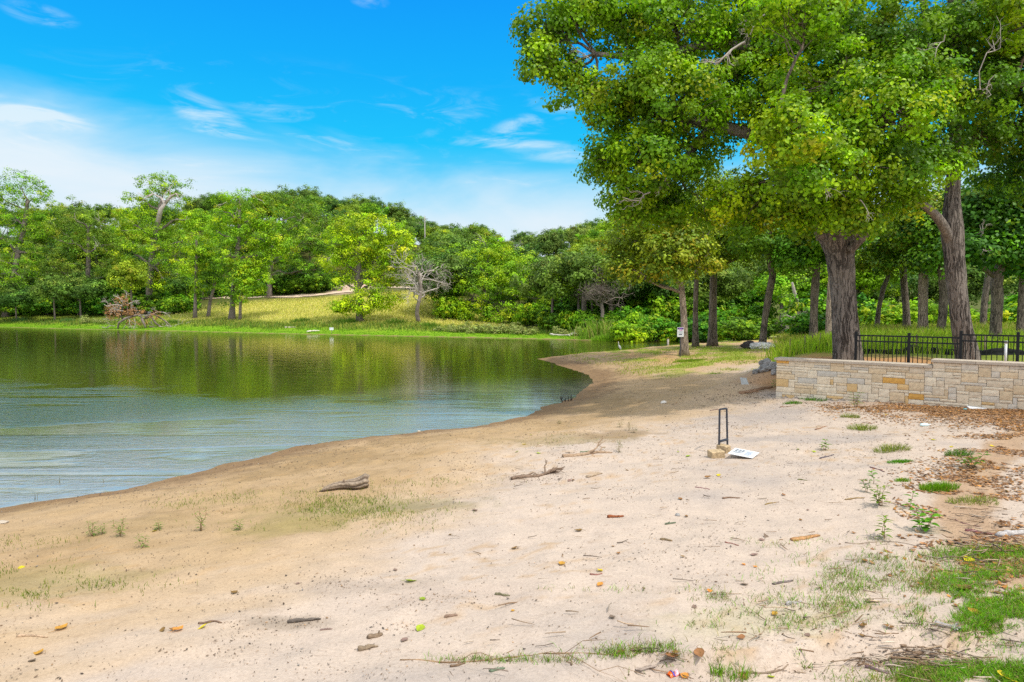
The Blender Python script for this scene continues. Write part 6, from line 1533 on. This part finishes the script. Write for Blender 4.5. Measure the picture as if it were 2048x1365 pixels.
for (px, py, dx, dz, L_) in [(254,605,-1,.6,1.6),(252,615,-1,.1,2.2),(250,625,-1,.3,2.4),(260,610,.8,.3,1.4),(240,622,-1,.3,1.8),(262,640,.3,-1,1.6),(272,640,.0,-1,1.6),(280,635,1,.1,1.8),(300,632,1,.2,2.0),(250,648,-.6,-1,1.2),(236,640,-1,0,2.0),(228,655,-1,-.1,1.6),(320,655,1,.1,2.2),(330,655,1,-.05,2.4),(335,660,1,.05,2.4),(295,645,.5,-.6,1.4),(245,650,.3,-1,1.2),(268,628,.2,1,1.2),(258,600,.4,1,1.0),(240,612,-.5,.8,1.6)]:
    branchy(mb, Q(px, py, rb.normal(0, .6)), (dx, rb.normal(0, .4), dz), L_ * 1.1, .06, 3, rb, 4, None, .7, (2, 4))
mb.build('dead_branch', M_DEAD, bp_)
lb = MB(); foliage(lb, [(Q(246,604), (1.5,.9,1.0), 1), (Q(232,622), (1.6,.9,1.1), 1), (Q(225,632), (1.1,.8,.9), .8), (Q(268,625), (1.8,.9,.8), 1), (Q(310,634), (.9,.7,.9), 1), (Q(285,648), (1.1,.7,.7), .8), (Q(262,645), (.9,.6,.6), .7)], 260, 10, .34, .20, .6, [(.42,.20,.09),(.50,.27,.15),(.34,.15,.07)], [1, 1, 1], False, rb)
lb.build('withered_leaves', M_LEAFD, bp_)
# reeds at the inlet
g = ground(1195, 676); rd = thing('reed_clump', 'arching green and straw reed clump below the silvery dead tree', 'reeds', g); mb = MB(); r = np.random.default_rng(9); n = 420
B = np.stack([r.normal(0, 1.0, n), r.normal(0, .7, n), np.full(n, -.1)], 1); C = mixcol([(.18,.32,.03),(.24,.36,.05),(.38,.34,.12),(.14,.26,.02)], [3,2,2,2], n, r)
blades(mb, B, r.uniform(.8, 2.6, n), .07, r.uniform(.2, .7, n), C, r); mb.build('blades', M_GRASS, rd)
g = ground(1215, 684); r2c = tuft('low bright reeds at the waterline of the inlet', 1215, 682, 1.6, .9, 420, [(.20,.36,.02),(.16,.30,.02)], 44, .8, .06, 'reeds')
for i, (px, py, s, lab) in enumerate([(40,643,1.0,'blue-green reed tuft nearest the leaning pale trunk'),(135,644,.8,'small blue-green reed tuft mid bank'),(600,646,1.0,'dark green rush tuft on the bank before the round yellow-green tree'),(790,648,1.0,'dark green rush tuft right of the round yellow-green tree'),(690,648,1.2,'dark rush tuft at the foot of the round yellow-green tree'),(860,655,.9,'green rush tuft before the bare brown tree'),(345,648,.8,'lime rush tuft beside the brush pile branches')]):
    tuft(lab, px, py, 1.5 * s, .95 * s, 300, [(.10,.22,.07),(.13,.26,.06)] if i < 2 else [(.10,.22,.02),(.15,.26,.03)], 50 + i, .5, .06, 'rushes')
